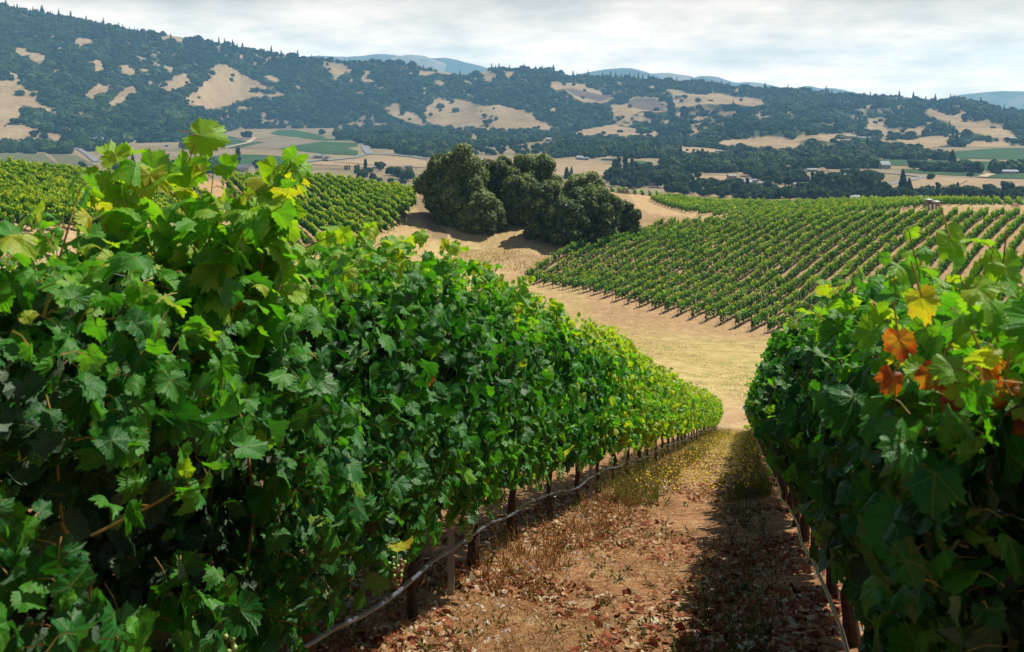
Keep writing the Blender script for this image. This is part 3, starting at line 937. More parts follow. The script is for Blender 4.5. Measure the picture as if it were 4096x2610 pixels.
# ------------------------------------------------------------------ woods on the hills (one mass) and single far trees
def lump_tree(lumps, n, card, seed, core=0.8, flat=0.0):
    """crown of leaf cards spread over overlapping lumps, with a dark-tinted solid core in each lump"""
    r = np.random.default_rng(seed)
    g = MB()
    C = np.array([l[0] for l in lumps], float)
    R = np.array([l[1] for l in lumps], float)
    pr = R ** 2 / (R ** 2).sum()
    for c, rad in zip(C, R):
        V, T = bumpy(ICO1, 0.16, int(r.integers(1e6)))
        g.add(V * rad * core + c, T, 0, tint=np.full(len(V), 0.12))  # solid filler; the crown's inner shade is put into its dark tint
    li = r.choice(len(R), n, p=pr)
    d = unit(r.normal(size=(n, 3)))
    f = r.uniform(0.84, 1.10, n)
    f = np.where(r.uniform(0, 1, n) < 0.14, r.uniform(1.05, 1.32, n), f)
    P = C[li] + d * (R[li] * f)[:, None]
    dist = np.linalg.norm(P[:, None] - C[None], axis=2) / R[None]
    keep = (dist >= 0.80).all(1)
    P, d, li = P[keep], d[keep], li[keep]
    nrm = unit(d + r.normal(size=d.shape) * 0.55 + np.array([0, 0, 0.35]))
    Rm = frames(nrm, unit(r.normal(size=d.shape)))
    lt = r.uniform(0, 1, len(R))
    S = card * r.uniform(0.55, 1.3, len(P))
    tint = np.clip(0.42 + 0.34 * (lt[li] - 0.5) + 0.16 * d[:, 2] + r.normal(0, 0.20, len(P)), 0, 1)  # upward cards tinted lighter: lit crown tops put into the leaf colour
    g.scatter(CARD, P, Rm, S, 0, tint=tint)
    return g


CARD = (np.array([(-0.5, 0, 0), (-0.32, 0.62, 0.10), (0.05, 1.0, -0.05), (0.42, 0.55, 0.12), (0.5, -0.05, 0), (0.1, -0.4, 0.06)]) - np.array([0, 0.3, 0]), np.array([(0, 4, 1), (1, 4, 3), (1, 3, 2), (0, 5, 4)]))

BLOBS = [bumpy(ICO2, 0.26, s) for s in range(8)]
for V, T in BLOBS:
    V[:, 2] *= 0.85
CONE = None


def cone_tree(seed):
    r = np.random.default_rng(seed)
    V, T = [], []
    n = 7
    for z0, z1, rad in ((0.0, 0.5, 0.26), (0.25, 0.75, 0.19), (0.5, 1.0, 0.12)):
        b = len(V)
        V.append((0, 0, z1))
        for k in range(n):
            a = 2 * math.pi * k / n
            q = rad * r.uniform(0.75, 1.2)
            V.append((q * math.cos(a), q * math.sin(a), z0 + r.uniform(-0.03, 0.03)))
        V.append((0, 0, z0 + 0.04))
        for k in range(n):
            T += [(b, b + 1 + k, b + 1 + (k + 1) % n), (b + n + 1, b + 1 + (k + 1) % n, b + 1 + k)]
    return np.array(V), np.array(T)


CONES = [cone_tree(s) for s in range(3)]


def rz_mats(a):
    c, s, o, l = np.cos(a), np.sin(a), np.zeros_like(a), np.ones_like(a)
    return np.stack([np.stack([c, -s, o], -1), np.stack([s, c, o], -1), np.stack([o, o, l], -1)], 1)


def hill_t(u, v):
    """the t that puts column u's surface at pixel row v"""
    ts = np.linspace(0, 1, 160)
    P = hill_point(np.full(160, u), ts)
    _, pv = proj(P)
    return float(ts[np.argmin(np.abs(pv - v))])


def open_at(u, v):
    o = np.zeros(np.shape(u), bool)
    for p in OPEN + PLOUGH:
        o |= inpoly(u, v, p)
    return o | extra_open(u, v)


def oak_proto(seed, w=6.0, h=9.0, nl=10, n=1100):
    r = np.random.default_rng(seed)
    L = [((0, 0, h * 0.58), w * 0.62)]
    for k in range(nl):
        a = r.uniform(0, 6.28)
        q = r.uniform(0.35, 0.72) * w
        L.append(((q * math.cos(a), q * math.sin(a), h * r.uniform(0.34, 0.80)), w * r.uniform(0.28, 0.44)))
    return lump_tree(L, n, 1.25, seed)


wood = MB()
r = np.random.default_rng(31)
cu, ctt = [], []
for u in np.arange(-90, 1118, 2.7):
    vr, vb = np.interp(u, RIDGE[:, 0], RIDGE[:, 1]), np.interp(u, BASE[:, 0], BASE[:, 1])
    m = int((vb - vr) / 1.55) + 3
    tt = (np.arange(m) + r.uniform(0, 1, m)) / m
    cu.append(u + r.uniform(-1.9, 1.9, m))
    ctt.append(tt)
cu, ctt = np.concatenate(cu), np.concatenate(ctt)
P = hill_point(cu, ctt)
qu, qv = proj(P)
ju, jv = qu + r.normal(0, 0.6, len(qu)), qv + r.normal(0, 0.3, len(qu))
o = open_at(ju, jv) | open_at(ju, jv - 1.3) | open_at(ju, jv - 2.5)
sparse = vnoise(qu * 0.05, qv * 0.09, 4) + 0.6 * vnoise(qu * 0.16, qv * 0.25, 5)
lone = (vnoise(qu * 0.30, qv * 0.55, 71) > 0.80) & (r.uniform(0, 1, len(o)) < 0.3) | (r.uniform(0, 1, len(o)) < 0.004)
keep = np.where(o, lone, r.uniform(0, 1, len(o)) < np.clip(1.12 - 0.75 * np.clip(sparse - 0.25, 0, 1), 0.35, 1.0))
P, cu, ctt, qu, qv = P[keep], cu[keep], ctt[keep], qu[keep], qv[keep]
rad = np.clip(5.2 * np.exp(r.normal(0, 0.38, len(P))), 2.5, 13) * (0.75 + 0.25 * P[:, 1] / 2800)
con = (r.uniform(0, 1, len(P)) < np.where(ctt > 0.93, 0.12, np.where(qu > 640, 0.025, 0.008)))
patch = 0.5 + 0.5 * fbm(qu * 0.03, qv * 0.06, 3, 21)
for k in range(8):
    s = (np.arange(len(P)) % 8 == k) & ~con
    n = s.sum()
    S = np.stack([rad[s] * r.uniform(0.85, 1.2, n), rad[s] * r.uniform(0.85, 1.2, n), rad[s] * r.uniform(0.7, 1.05, n)], 1)
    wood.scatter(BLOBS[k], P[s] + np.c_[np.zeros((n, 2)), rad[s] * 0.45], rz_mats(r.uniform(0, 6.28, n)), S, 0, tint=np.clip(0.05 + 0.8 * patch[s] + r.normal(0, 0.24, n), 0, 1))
for k in range(3):
    s = np.where(con)[0][k::3]
    n = len(s)
    H = r.uniform(15, 30, n)
    wood.scatter(CONES[k], P[s], rz_mats(r.uniform(0, 6.28, n)), np.stack([H * 0.9, H * 0.9, H], 1), 0, tint=np.clip(r.normal(0.18, 0.1, n), 0, 1))
# far valley woods, hedges and village trees too many to count
FARW = [c2([(60, 900), (180, 855), (300, 838), (420, 800), (520, 820), (620, 850), (760, 862), (960, 880), (1100, 905), (1250, 885), (1380, 888), (1550, 915), (1700, 918), (1770, 950), (1700, 975), (1500, 960), (1300, 990), (1000, 1000), (960, 1010), (900, 1050), (680, 1075), (500, 1050), (480, 1020), (320, 1010), (200, 960), (80, 955)]),
        c2([(1480, 1010), (1620, 990), (2160, 978), (2400, 985), (2400, 1080), (2250, 1080), (2100, 1085), (1980, 1075), (1700, 1070), (1560, 1080), (1480, 1050)]), c2([(1700, 955), (1900, 950), (2400, 945), (2400, 968), (2000, 968), (1800, 972)]),
        c3([(0, 940), (120, 960), (290, 990), (470, 1030), (700, 1062), (840, 1050), (1060, 1040), (1300, 1070), (1330, 1100), (1400, 1135), (1340, 1150), (1100, 1150), (950, 1145), (700, 1160), (550, 1170), (300, 1180), (100, 1180), (-60, 1200), (-60, 1080), (150, 1092), (330, 1088), (480, 1060), (300, 1018), (0, 1000)]),
        c3([(1000, 1070), (1300, 1050), (1660, 1035), (1800, 1080), (1900, 1092), (1500, 1090), (1300, 1100)]), c3([(1850, 1160), (1980, 1150), (1990, 1172), (1850, 1172)]), c1([(-60, 940), (150, 960), (250, 985), (480, 1008), (470, 1040), (250, 1035), (-60, 1030)]),
        c1([(400, 925), (500, 930), (780, 925), (830, 950), (740, 955), (500, 945)]), c1([(480, 1000), (700, 985), (840, 1000), (840, 1045), (660, 1050), (540, 1012)]), c1([(-60, 1025), (250, 1030), (480, 1040), (480, 1052), (-60, 1046)]), c1([(1180, 1150), (1480, 1140), (1480, 1180), (1180, 1185)]), c1([(1230, 1000), (1440, 990), (1440, 1002), (1240, 1020)]), c3([(2170, 1160), (2420, 1150), (2420, 1180), (2200, 1186)]), c3([(1690, 1160), (2000, 1168), (2150, 1172), (2140, 1182), (1700, 1170)])]
WC = []
for pl in FARW:
    a = np.array(pl)
    n = int((a[:, 0].max() - a[:, 0].min()) * (a[:, 1].max() - a[:, 1].min()) * 0.30)
    uu, vv = r.uniform(a[:, 0].min(), a[:, 0].max(), n), r.uniform(a[:, 1].min(), a[:, 1].max(), n)
    i = inpoly(uu, vv, pl)
    WC.append(np.stack([uu[i], vv[i]], 1))
WC = np.concatenate(WC)
gap = vnoise(WC[:, 0] * 0.11, WC[:, 1] * 0.3, 14) > 0.62
WC = WC[~gap]
yy = valley_y(WC[:, 1])
P = np.stack([(WC[:, 0] - HU) / F * yy, yy, np.full(len(yy), VZ)], 1)
rad = r.uniform(3.5, 8.0, len(P))
for k in range(8):
    s = np.arange(len(P)) % 8 == k
    n = s.sum()
    wood.scatter(BLOBS[k], P[s] + np.c_[np.zeros((n, 2)), rad[s] * 0.6], rz_mats(r.uniform(0, 6.28, n)), np.stack([rad[s], rad[s], rad[s] * r.uniform(0.8, 1.4, n)], 1), 0, tint=np.clip(r.normal(0.5, 0.25, n), 0, 1))
# nearer valley woods between the single trees: whole leafy crowns merged into the same mass
NEARM = [(c3([(-60, 1180), (140, 1215), (240, 1250), (330, 1290), (460, 1290), (640, 1330), (660, 1375), (-60, 1330)]), 46), (c3([(480, 1200), (560, 1180), (780, 1180), (900, 1215), (900, 1290), (700, 1270), (640, 1290), (560, 1245)]), 36),
         (c3([(900, 1290), (1000, 1230), (1300, 1200), (1440, 1225), (1400, 1280), (1480, 1310), (1500, 1375), (900, 1375)]), 60), (c2([(1900, 1200), (2010, 1190), (2300, 1110), (2420, 1060), (2420, 1310), (1900, 1280)]), 60),
         (c3([(640, 1340), (900, 1320), (900, 1375), (640, 1375)]), 16), (c3([(1480, 1340), (2420, 1335), (2420, 1378), (1480, 1378)]), 34), (c3([(-60, 1085), (300, 1090), (700, 1075), (1300, 1120), (1300, 1160), (900, 1170), (500, 1180), (-60, 1190)]), 80),
         (c2([(690, 1010), (1100, 990), (1500, 1000), (1500, 1060), (1000, 1070)]), 60), (c2([(1480, 1000), (2400, 1000), (2400, 1075), (1960, 1085), (1500, 1070)]), 70), (c1([(1200, 1150), (1640, 1150), (1640, 1185), (1200, 1185)]), 14)]
for pl, n in NEARM:
    a = np.array(pl)
    c = 0
    while c < n:
        u, v = r.uniform(a[:, 0].min(), a[:, 0].max()), r.uniform(a[:, 1].min(), a[:, 1].max())
        if not inpoly(u, v, pl):
            continue
        c += 1
        yv = valley_y(v)
        q = oak_proto(int(r.integers(1000)), r.uniform(3.5, 6.5), r.uniform(6, 11), 8, 520)
        ov = (r.uniform(-0.22, 0.22))
        V, T = np.vstack(q.V), np.vstack(q.T)
        wood.add(V + np.array([(u - HU) / F * yv, yv, VZ]), T, 0, tint=np.clip(np.concatenate(q.A['tint'])[-len(V):] + ov, 0, 1))
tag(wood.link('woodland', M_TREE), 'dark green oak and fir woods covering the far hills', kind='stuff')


# ------------------------------------------------------------------ single valley trees
def tall_proto(seed, w=5.0, h=22.0):
    r = np.random.default_rng(seed)
    L = []
    for k in range(14):
        z = h * (0.22 + 0.72 * k / 13)
        q = w * 0.45 * r.uniform(0, 1)
        a = r.uniform(0, 6.28)
        L.append(((q * math.cos(a), q * math.sin(a), z), w * r.uniform(0.35, 0.55)))
    return lump_tree(L, 1300, 1.3, seed)


def conifer_proto(seed, w=4.0, h=17.0):
    r = np.random.default_rng(seed)
    n = 1500
    z = h * (0.08 + 0.92 * (1 - np.sqrt(r.uniform(0, 1, n))))
    a = r.uniform(0, 6.28, n)
    q = w * (1 - z / h) * r.uniform(0.55, 1.05, n) + 0.15
    P = np.stack([q * np.cos(a), q * np.sin(a), z], 1)
    d = np.stack([np.cos(a), np.sin(a), np.full(n, -0.25)], 1)
    g = MB()
    V, T = cone_tree(seed)
    g.add(V * np.array([w * 3.0, w * 3.0, h * 0.93]), T, 0, tint=np.full(len(V), 0.05))
    g.scatter(CARD, P, frames(unit(np.array([0, 0, 1.0]) + 0.5 * d + r.normal(0, 0.3, (n, 3))), d), r.uniform(0.8, 1.5, n), 0, tint=np.clip(r.normal(0.25, 0.13, n), 0, 1))
    return g


def cypress_proto(seed, w=1.6, h=12.0):
    return lump_tree([((0, 0, h * (0.1 + 0.85 * k / 7)), w * (1.0 if k < 5 else 0.7 - 0.15 * (k - 5))) for k in range(8)], 800, 0.9, seed)


HOLD = (0, 0, -79.9)
PROTO = {}


def make_proto(kind, name, g, trunk_h, trunk_r, cat='tree'):
    t = thing(name, HOLD, 'proto', cat)
    g.link('crown', M_TREE, t)
    b = MB()
    b.tube([(0, 0, 0), (0.1, 0, trunk_h * 0.5), (0, 0.1, trunk_h)], [trunk_r, trunk_r * 0.8, trunk_r * 0.6], 7)
    b.link('trunk', M_TBARK, t)
    PROTO.setdefault(kind, []).append(t)


for s in range(4):
    make_proto('oak', 'oak_tree', oak_proto(100 + s, 5.5 + 0.5 * s, 8.5 + s), 4.0, 0.5)
for s in range(2):
    make_proto('tall', 'eucalyptus_tree', tall_proto(120 + s), 9.0, 0.5)
for s in range(2):
    make_proto('conifer', 'conifer_tree', conifer_proto(140 + s), 5.0, 0.4)
make_proto('cypress', 'cypress_tree', cypress_proto(160), 3.0, 0.25)
PUSED = set()
TCOUNT = [0]


def place_tree(kind, P, label, group, sc_=1.0, sz=1.0):
    lst = PROTO[kind]
    p = lst[TCOUNT[0] % len(lst)]
    TCOUNT[0] += 1
    a = float(rng.uniform(0, 6.28))
    s = (sc_, sc_, sc_ * sz)
    if p.name not in PUSED:
        PUSED.add(p.name)
        p.location, p.rotation_euler, p.scale = P, (0, 0, a), s
        p['label'] = label
        if group:
            p['group'] = group
        return p
    return copy_tree(p, P, a, label, group, s)


def vp(u, v):
    return px(u, v, valley_y(v)) * np.array([1, 1, 0]) + np.array([0, 0, VZ])


# landmark trees: (kind, frame crop, x, y of the foot, scale, stretch, label)
for kd, cr, a, b, s, z, lab in [
    ('tall', c1, 1622, 1120, 0.95, 1.0, 'tall dark eucalyptus standing alone above the white farmhouse'), ('oak', c1, 1757, 1160, 1.15, 1.05, 'big round dark tree right of the white farmhouse'),
    ('oak', c1, 2017, 1172, 0.62, 1.15, 'squat round tree by the valley road'), ('oak', c1, 1500, 1180, 1.0, 0.8, 'low dark tree left of the white farmhouse'), ('oak', c1, 1580, 1165, 0.8, 0.9, 'dark bush-like tree at the foot of the eucalyptus'),
    ('oak', c1, 1430, 1165, 0.9, 0.9, 'dark tree at the far end of the farmhouse grove'), ('conifer', c1, 905, 1140, 0.9, 1.1, 'dark conifer seen through the tall vine shoots'), ('oak', c1, 770, 1170, 1.0, 1.1, 'dark tree behind the tall vine shoots'),
    ('oak', c1, 560, 1140, 0.9, 0.9, 'dark round tree at the end of the striped vineyard'), ('oak', c1, 1690, 945, 1.5, 1.1, 'large tree at the edge of the woods above the lanes'), ('oak', c1, 1660, 940, 1.2, 1.0, 'rounded tree at the wood edge beside the dirt lane'),
    ('oak', c1, 2195, 922, 1.2, 1.0, 'round tree on the upper edge of the broad vineyard'), ('cypress', c2, 137, 1158, 0.5, 0.9, 'small dark cypress, nearest the road of the three'), ('cypress', c2, 150, 1158, 0.5, 1.0, 'small dark cypress in the middle of the three'),
    ('cypress', c2, 166, 1157, 0.5, 0.95, 'small dark cypress nearest the pine belt'), ('conifer', c3, 45, 1078, 1.15, 0.95, 'broad conifer in the tan orchard lot'), ('oak', c3, 88, 1032, 0.42, 1.1, 'small round orchard tree nearest the broad conifer'),
    ('oak', c3, 135, 1036, 0.45, 1.1, 'small round orchard tree, second from the broad conifer'), ('oak', c3, 162, 1037, 0.35, 1.1, 'smallest round orchard tree in the line'), ('oak', c3, 195, 1036, 0.42, 1.1, 'small round orchard tree nearest the long house'),
    ('conifer', c3, 1900, 1165, 1.6, 0.9, 'single dark conifer between the two long vineyards'), ('oak', c3, 1880, 1168, 1.3, 0.8, 'wide dark tree below the single conifer'), ('oak', c3, 1640, 1155, 1.3, 0.8, 'dark round tree right of the white mansion'),
    ('oak', c3, 1680, 1155, 1.1, 0.75, 'spreading dark tree on the vineyard edge'), ('oak', c3, 1748, 1225, 0.75, 0.95, 'round tree at the corner of the wide pasture'), ('oak', c3, 2020, 1207, 0.6, 0.8, 'round bush at the end of the vineyard strip'),
    ('conifer', c3, 1562, 1330, 1.3, 1.0, 'tall pointed conifer beside the wide pasture'), ('conifer', c3, 1605, 1350, 1.2, 0.8, 'broad conifer right of the tallest one'), ('oak', c3, 1710, 1355, 1.1, 1.0, 'dark round tree behind the portable toilets'),
    ('tall', c3, 1800, 1350, 0.62, 0.9, 'grey-green feathery tree behind the portable toilets'), ('oak', c3, 1920, 1350, 1.0, 1.0, 'dark tree with two heads behind the back vines'), ('conifer', c3, 1935, 1340, 0.8, 0.9, 'pointed tree rising from a dark clump'),
    ('oak', c3, 2035, 1355, 1.1, 1.0, 'wide dark tree behind the back vines'), ('oak', c3, 2150, 1315, 0.9, 0.9, 'dark tree beside the low brown house'), ('oak', c3, 2280, 1330, 0.9, 1.2, 'tall rounded tree near the right pasture house'),
    ('oak', c3, 2330, 1370, 0.8, 1.0, 'pale green tree close behind the picnic table')]:
    u, v = cr([(a, b)])[0]
    place_tree(kd, vp(u, v), lab, 'single trees in the valley', s, z)

# hillside single oaks standing in the open grass
for cr, a, b, s, lab in [
    (c1, 1355, 672, 0.8, 'small oak low on the triangular tan slope'), (c1, 1283, 695, 0.7, 'small oak at the bottom corner of the triangular slope'), (c1, 1725, 625, 1.3, 'oak at the left of the clump on the triangular slope'),
    (c1, 1755, 625, 1.4, 'oak in the middle of the clump on the triangular slope'), (c1, 1785, 625, 1.2, 'oak at the right of the clump on the triangular slope'), (c1, 90, 845, 1.4, 'spreading oak on the left tan hill'), (c1, 125, 845, 1.4, 'bigger half of the oak pair on the left tan hill'),
    (c1, 225, 658, 0.9, 'lone oak at the top edge of the left tan hill'), (c1, 37, 860, 0.4, 'tiny bush on the left tan hill'), (c1, 235, 930, 1.5, 'oak above the orchard on the left tan hill'), (c1, 300, 955, 1.4, 'oak at the foot of the left tan hill'),
    (c2, 720, 792, 1.1, 'oak at the left end of the big tan slope'), (c2, 1090, 800, 1.4, 'top oak of the clump in the big tan slope'), (c2, 1095, 850, 1.6, 'tall oak low in the clump of the big tan slope'), (c2, 1125, 838, 1.3, 'middle oak of the clump in the big tan slope'),
    (c2, 1165, 818, 1.0, 'oak just right of the clump in the big tan slope'), (c2, 865, 700, 1.4, 'oak at the top edge of the big tan slope'), (c2, 1065, 760, 0.45, 'bush in the upper middle of the big tan slope'), (c2, 1150, 745, 0.6, 'bush under the wood on the big tan slope'),
    (c2, 530, 780, 1.4, 'oak between two small tan slopes'), (c2, 1770, 622, 1.0, 'oak above the ploughed field'), (c2, 1695, 585, 1.2, 'oak in the upper tan strip'), (c2, 1632, 582, 1.3, 'oak at the left end of the upper tan strip'),
    (c2, 2077, 735, 1.1, 'oak at the corner of the second ploughed field'), (c2, 2000, 815, 1.4, 'oak in the tan gully'), (c2, 2030, 808, 0.9, 'smaller oak in the tan gully'), (c2, 1812, 948, 0.9, 'oak left on the low tan slope'),
    (c2, 1862, 947, 1.0, 'oak in the middle of the low tan slope'), (c2, 1885, 947, 0.9, 'oak right on the low tan slope'), (c3, 75, 672, 1.5, 'oak beside the white hilltop house'), (c3, 50, 695, 1.0, 'oak below the white hilltop house'),
    (c3, 165, 700, 1.5, 'wide oak on the long upper tan slope'), (c3, 455, 690, 1.1, 'lone oak at the right of the long upper tan slope'), (c3, 1985, 822, 1.5, 'lone oak on the right tan slope'), (c3, 1375, 848, 1.0, 'oak on the steep tan knoll'),
    (c3, 1475, 918, 0.9, 'oak left of the long blue roofed building'), (c3, 1555, 902, 1.0, 'oak in the right tan hollow'), (c3, 1620, 925, 1.2, 'pointed oak in the right tan hollow'), (c3, 450, 1000, 0.7, 'oak on top of the smooth tan mound'), (c3, 397, 1005, 0.5, 'bush on the smooth tan mound')]:
    u, v = cr([(a, b)])[0]
    P = hill_point(u, hill_t(u, v)) if v < np.interp(u, BASE[:, 0], BASE[:, 1]) - 0.3 else vp(u, v)
    place_tree('oak', P - np.array([0, 0, 0.5]), lab, 'single oaks on the open slopes', s * 1.0, 0.85)

# the nearer valley woods: every tree a thing
NEARW = [('the pine belt right of the three cypresses', 'oak', 0.9, c2([(175, 1150), (240, 1130), (330, 1150), (450, 1160), (540, 1190), (585, 1240), (585, 1262), (200, 1262)]), 18),
         ('the wood right of the oak grove', 'oak', 1.0, c2([(1910, 1210), (2000, 1190), (2150, 1195), (2280, 1130), (2400, 1080), (2400, 1300), (2000, 1290), (1910, 1260)]), 42),
         ('the tall group by the green slope', 'tall', 0.85, c2([(1960, 1170), (1990, 1160), (2090, 1165), (2140, 1185), (2080, 1195), (1970, 1195)]), 8),
         ('the copse right behind the grove top', 'conifer', 0.8, c2([(1605, 1200), (1680, 1195), (1700, 1215), (1610, 1225)]), 4),
         ('the hamlet below the pasture barn', 'oak', 0.75, c3([(-60, 1180), (140, 1215), (250, 1245), (330, 1270), (430, 1240), (480, 1300), (560, 1320), (400, 1360), (-60, 1310)]), 40),
         ('the wood along the hamlet street', 'oak', 0.85, c3([(520, 1190), (700, 1170), (780, 1200), (770, 1245), (640, 1250), (540, 1235)]), 20),
         ('the tall dark stand in the valley', 'tall', 0.60, c3([(910, 1300), (960, 1270), (1050, 1250), (1150, 1245), (1280, 1250), (1400, 1280), (1470, 1310), (1480, 1370), (900, 1370)]), 42),
         ('the trees above the tall dark stand', 'oak', 0.75, c3([(950, 1215), (1100, 1190), (1300, 1200), (1440, 1215), (1400, 1245), (1000, 1245)]), 20),
         ('the gardens behind the back vineyard', 'oak', 0.6, c3([(400, 1320), (640, 1300), (860, 1330), (900, 1370), (420, 1370)]), 20)]
OWN = {'oak': 'round dark crown', 'tall': 'tall ragged crown', 'conifer': 'pointed dark crown'}
r = np.random.default_rng(77)
for where, kd, s0, pl, n in NEARW:
    a = np.array(pl)
    got, tries = [], 0
    while len(got) < n and tries < 6000:
        tries += 1
        u, v = r.uniform(a[:, 0].min(), a[:, 0].max()), r.uniform(a[:, 1].min(), a[:, 1].max())
        if not inpoly(u, v, pl):
            continue
        if any(abs(u - q[0]) < 4.6 * s0 and abs(v - q[1]) < 1.6 for q in got):
            continue
        got.append((u, v))
    for u, v in got:
        k2 = kd if r.uniform() < 0.8 else ('oak' if kd != 'oak' else 'tall')
        place_tree(k2, vp(u, v), 'tree with %s in %s' % (OWN[k2], where), 'trees of ' + where, (0.6 if k2 == 'tall' and kd == 'oak' else 1.0) * s0 * r.uniform(0.65, 1.15), r.uniform(0.85, 1.15))


# ------------------------------------------------------------------ houses, barns, cars
def house(P, w, d, h, rz, label, wall=None, roof=None, pitch=0.35, windows=3, name='house', cat='house', chimney=False):
    t = thing(name, P, label, cat, None, rz)
    g = MB()
    q = 0.62 if P[2] < -70 and 'farmhouse' not in label else 1.0
    w, d, h = w * q, d * max(q, 0.75), h * max(q, 0.8)
    hw, hd = w / 2, d / 2
    rh = pitch * d / 2
    V = [(-hw, -hd, 0), (hw, -hd, 0), (hw, hd, 0), (-hw, hd, 0), (-hw, -hd, h), (hw, -hd, h), (hw, hd, h), (-hw, hd, h), (-hw, 0, h + rh), (hw, 0, h + rh)]
    T = [(0, 1, 5), (0, 5, 4), (1, 2, 6), (1, 6, 5), (2, 3, 7), (2, 7, 6), (3, 0, 4), (3, 4, 7), (4, 8, 7), (5, 6, 9)]
    g.add(V, T)
    g.link('wall', wall or M_WALL, t)
    g = MB()
    e = 0.5
    zt = lambda y: h + rh * (1 - abs(y) / hd) + 0.06
    V, n = [], 0
    for sgn in (-1, 1):
        for dz in (0.0, 0.22):
            V += [(-hw - e, sgn * (hd + e), zt(hd + e) + dz), (hw + e, sgn * (hd + e), zt(hd + e) + dz), (hw + e, 0, zt(0) + dz), (-hw - e, 0, zt(0) + dz)]
    T = []
    for b in (0, 8):
        for f in ((4, 5, 6, 7), (3, 2, 1, 0), (0, 1, 5, 4), (1, 2, 6, 5), (3, 0, 4, 7)):
            T += [(b + f[0], b + f[1], b + f[2]), (b + f[0], b + f[2], b + f[3])]
    g.add(V, T)
    ro = g.link('roof', roof or M_ROOF, t)
    if chimney:
        g = MB()
        g.box((w * 0.25, 0.6, h + rh + 0.6), (0.9, 0.9, 2.0))
        g.link('chimney', M_WALL, ro)
    for k in range(windows):
        x = -hw + w * (k + 0.5) / windows
        if k == windows // 2:
            g = MB()
            g.box((x, -hd - 0.05, 1.1), (1.2, 0.14, 2.2))
            g.link('door', M_ROOFR, t)
        else:
            g = MB()
            g.box((x, -hd - 0.05, h * 0.55), (1.5, 0.12, 1.2))
            g.link('window', M_GLASS, t)
    return t


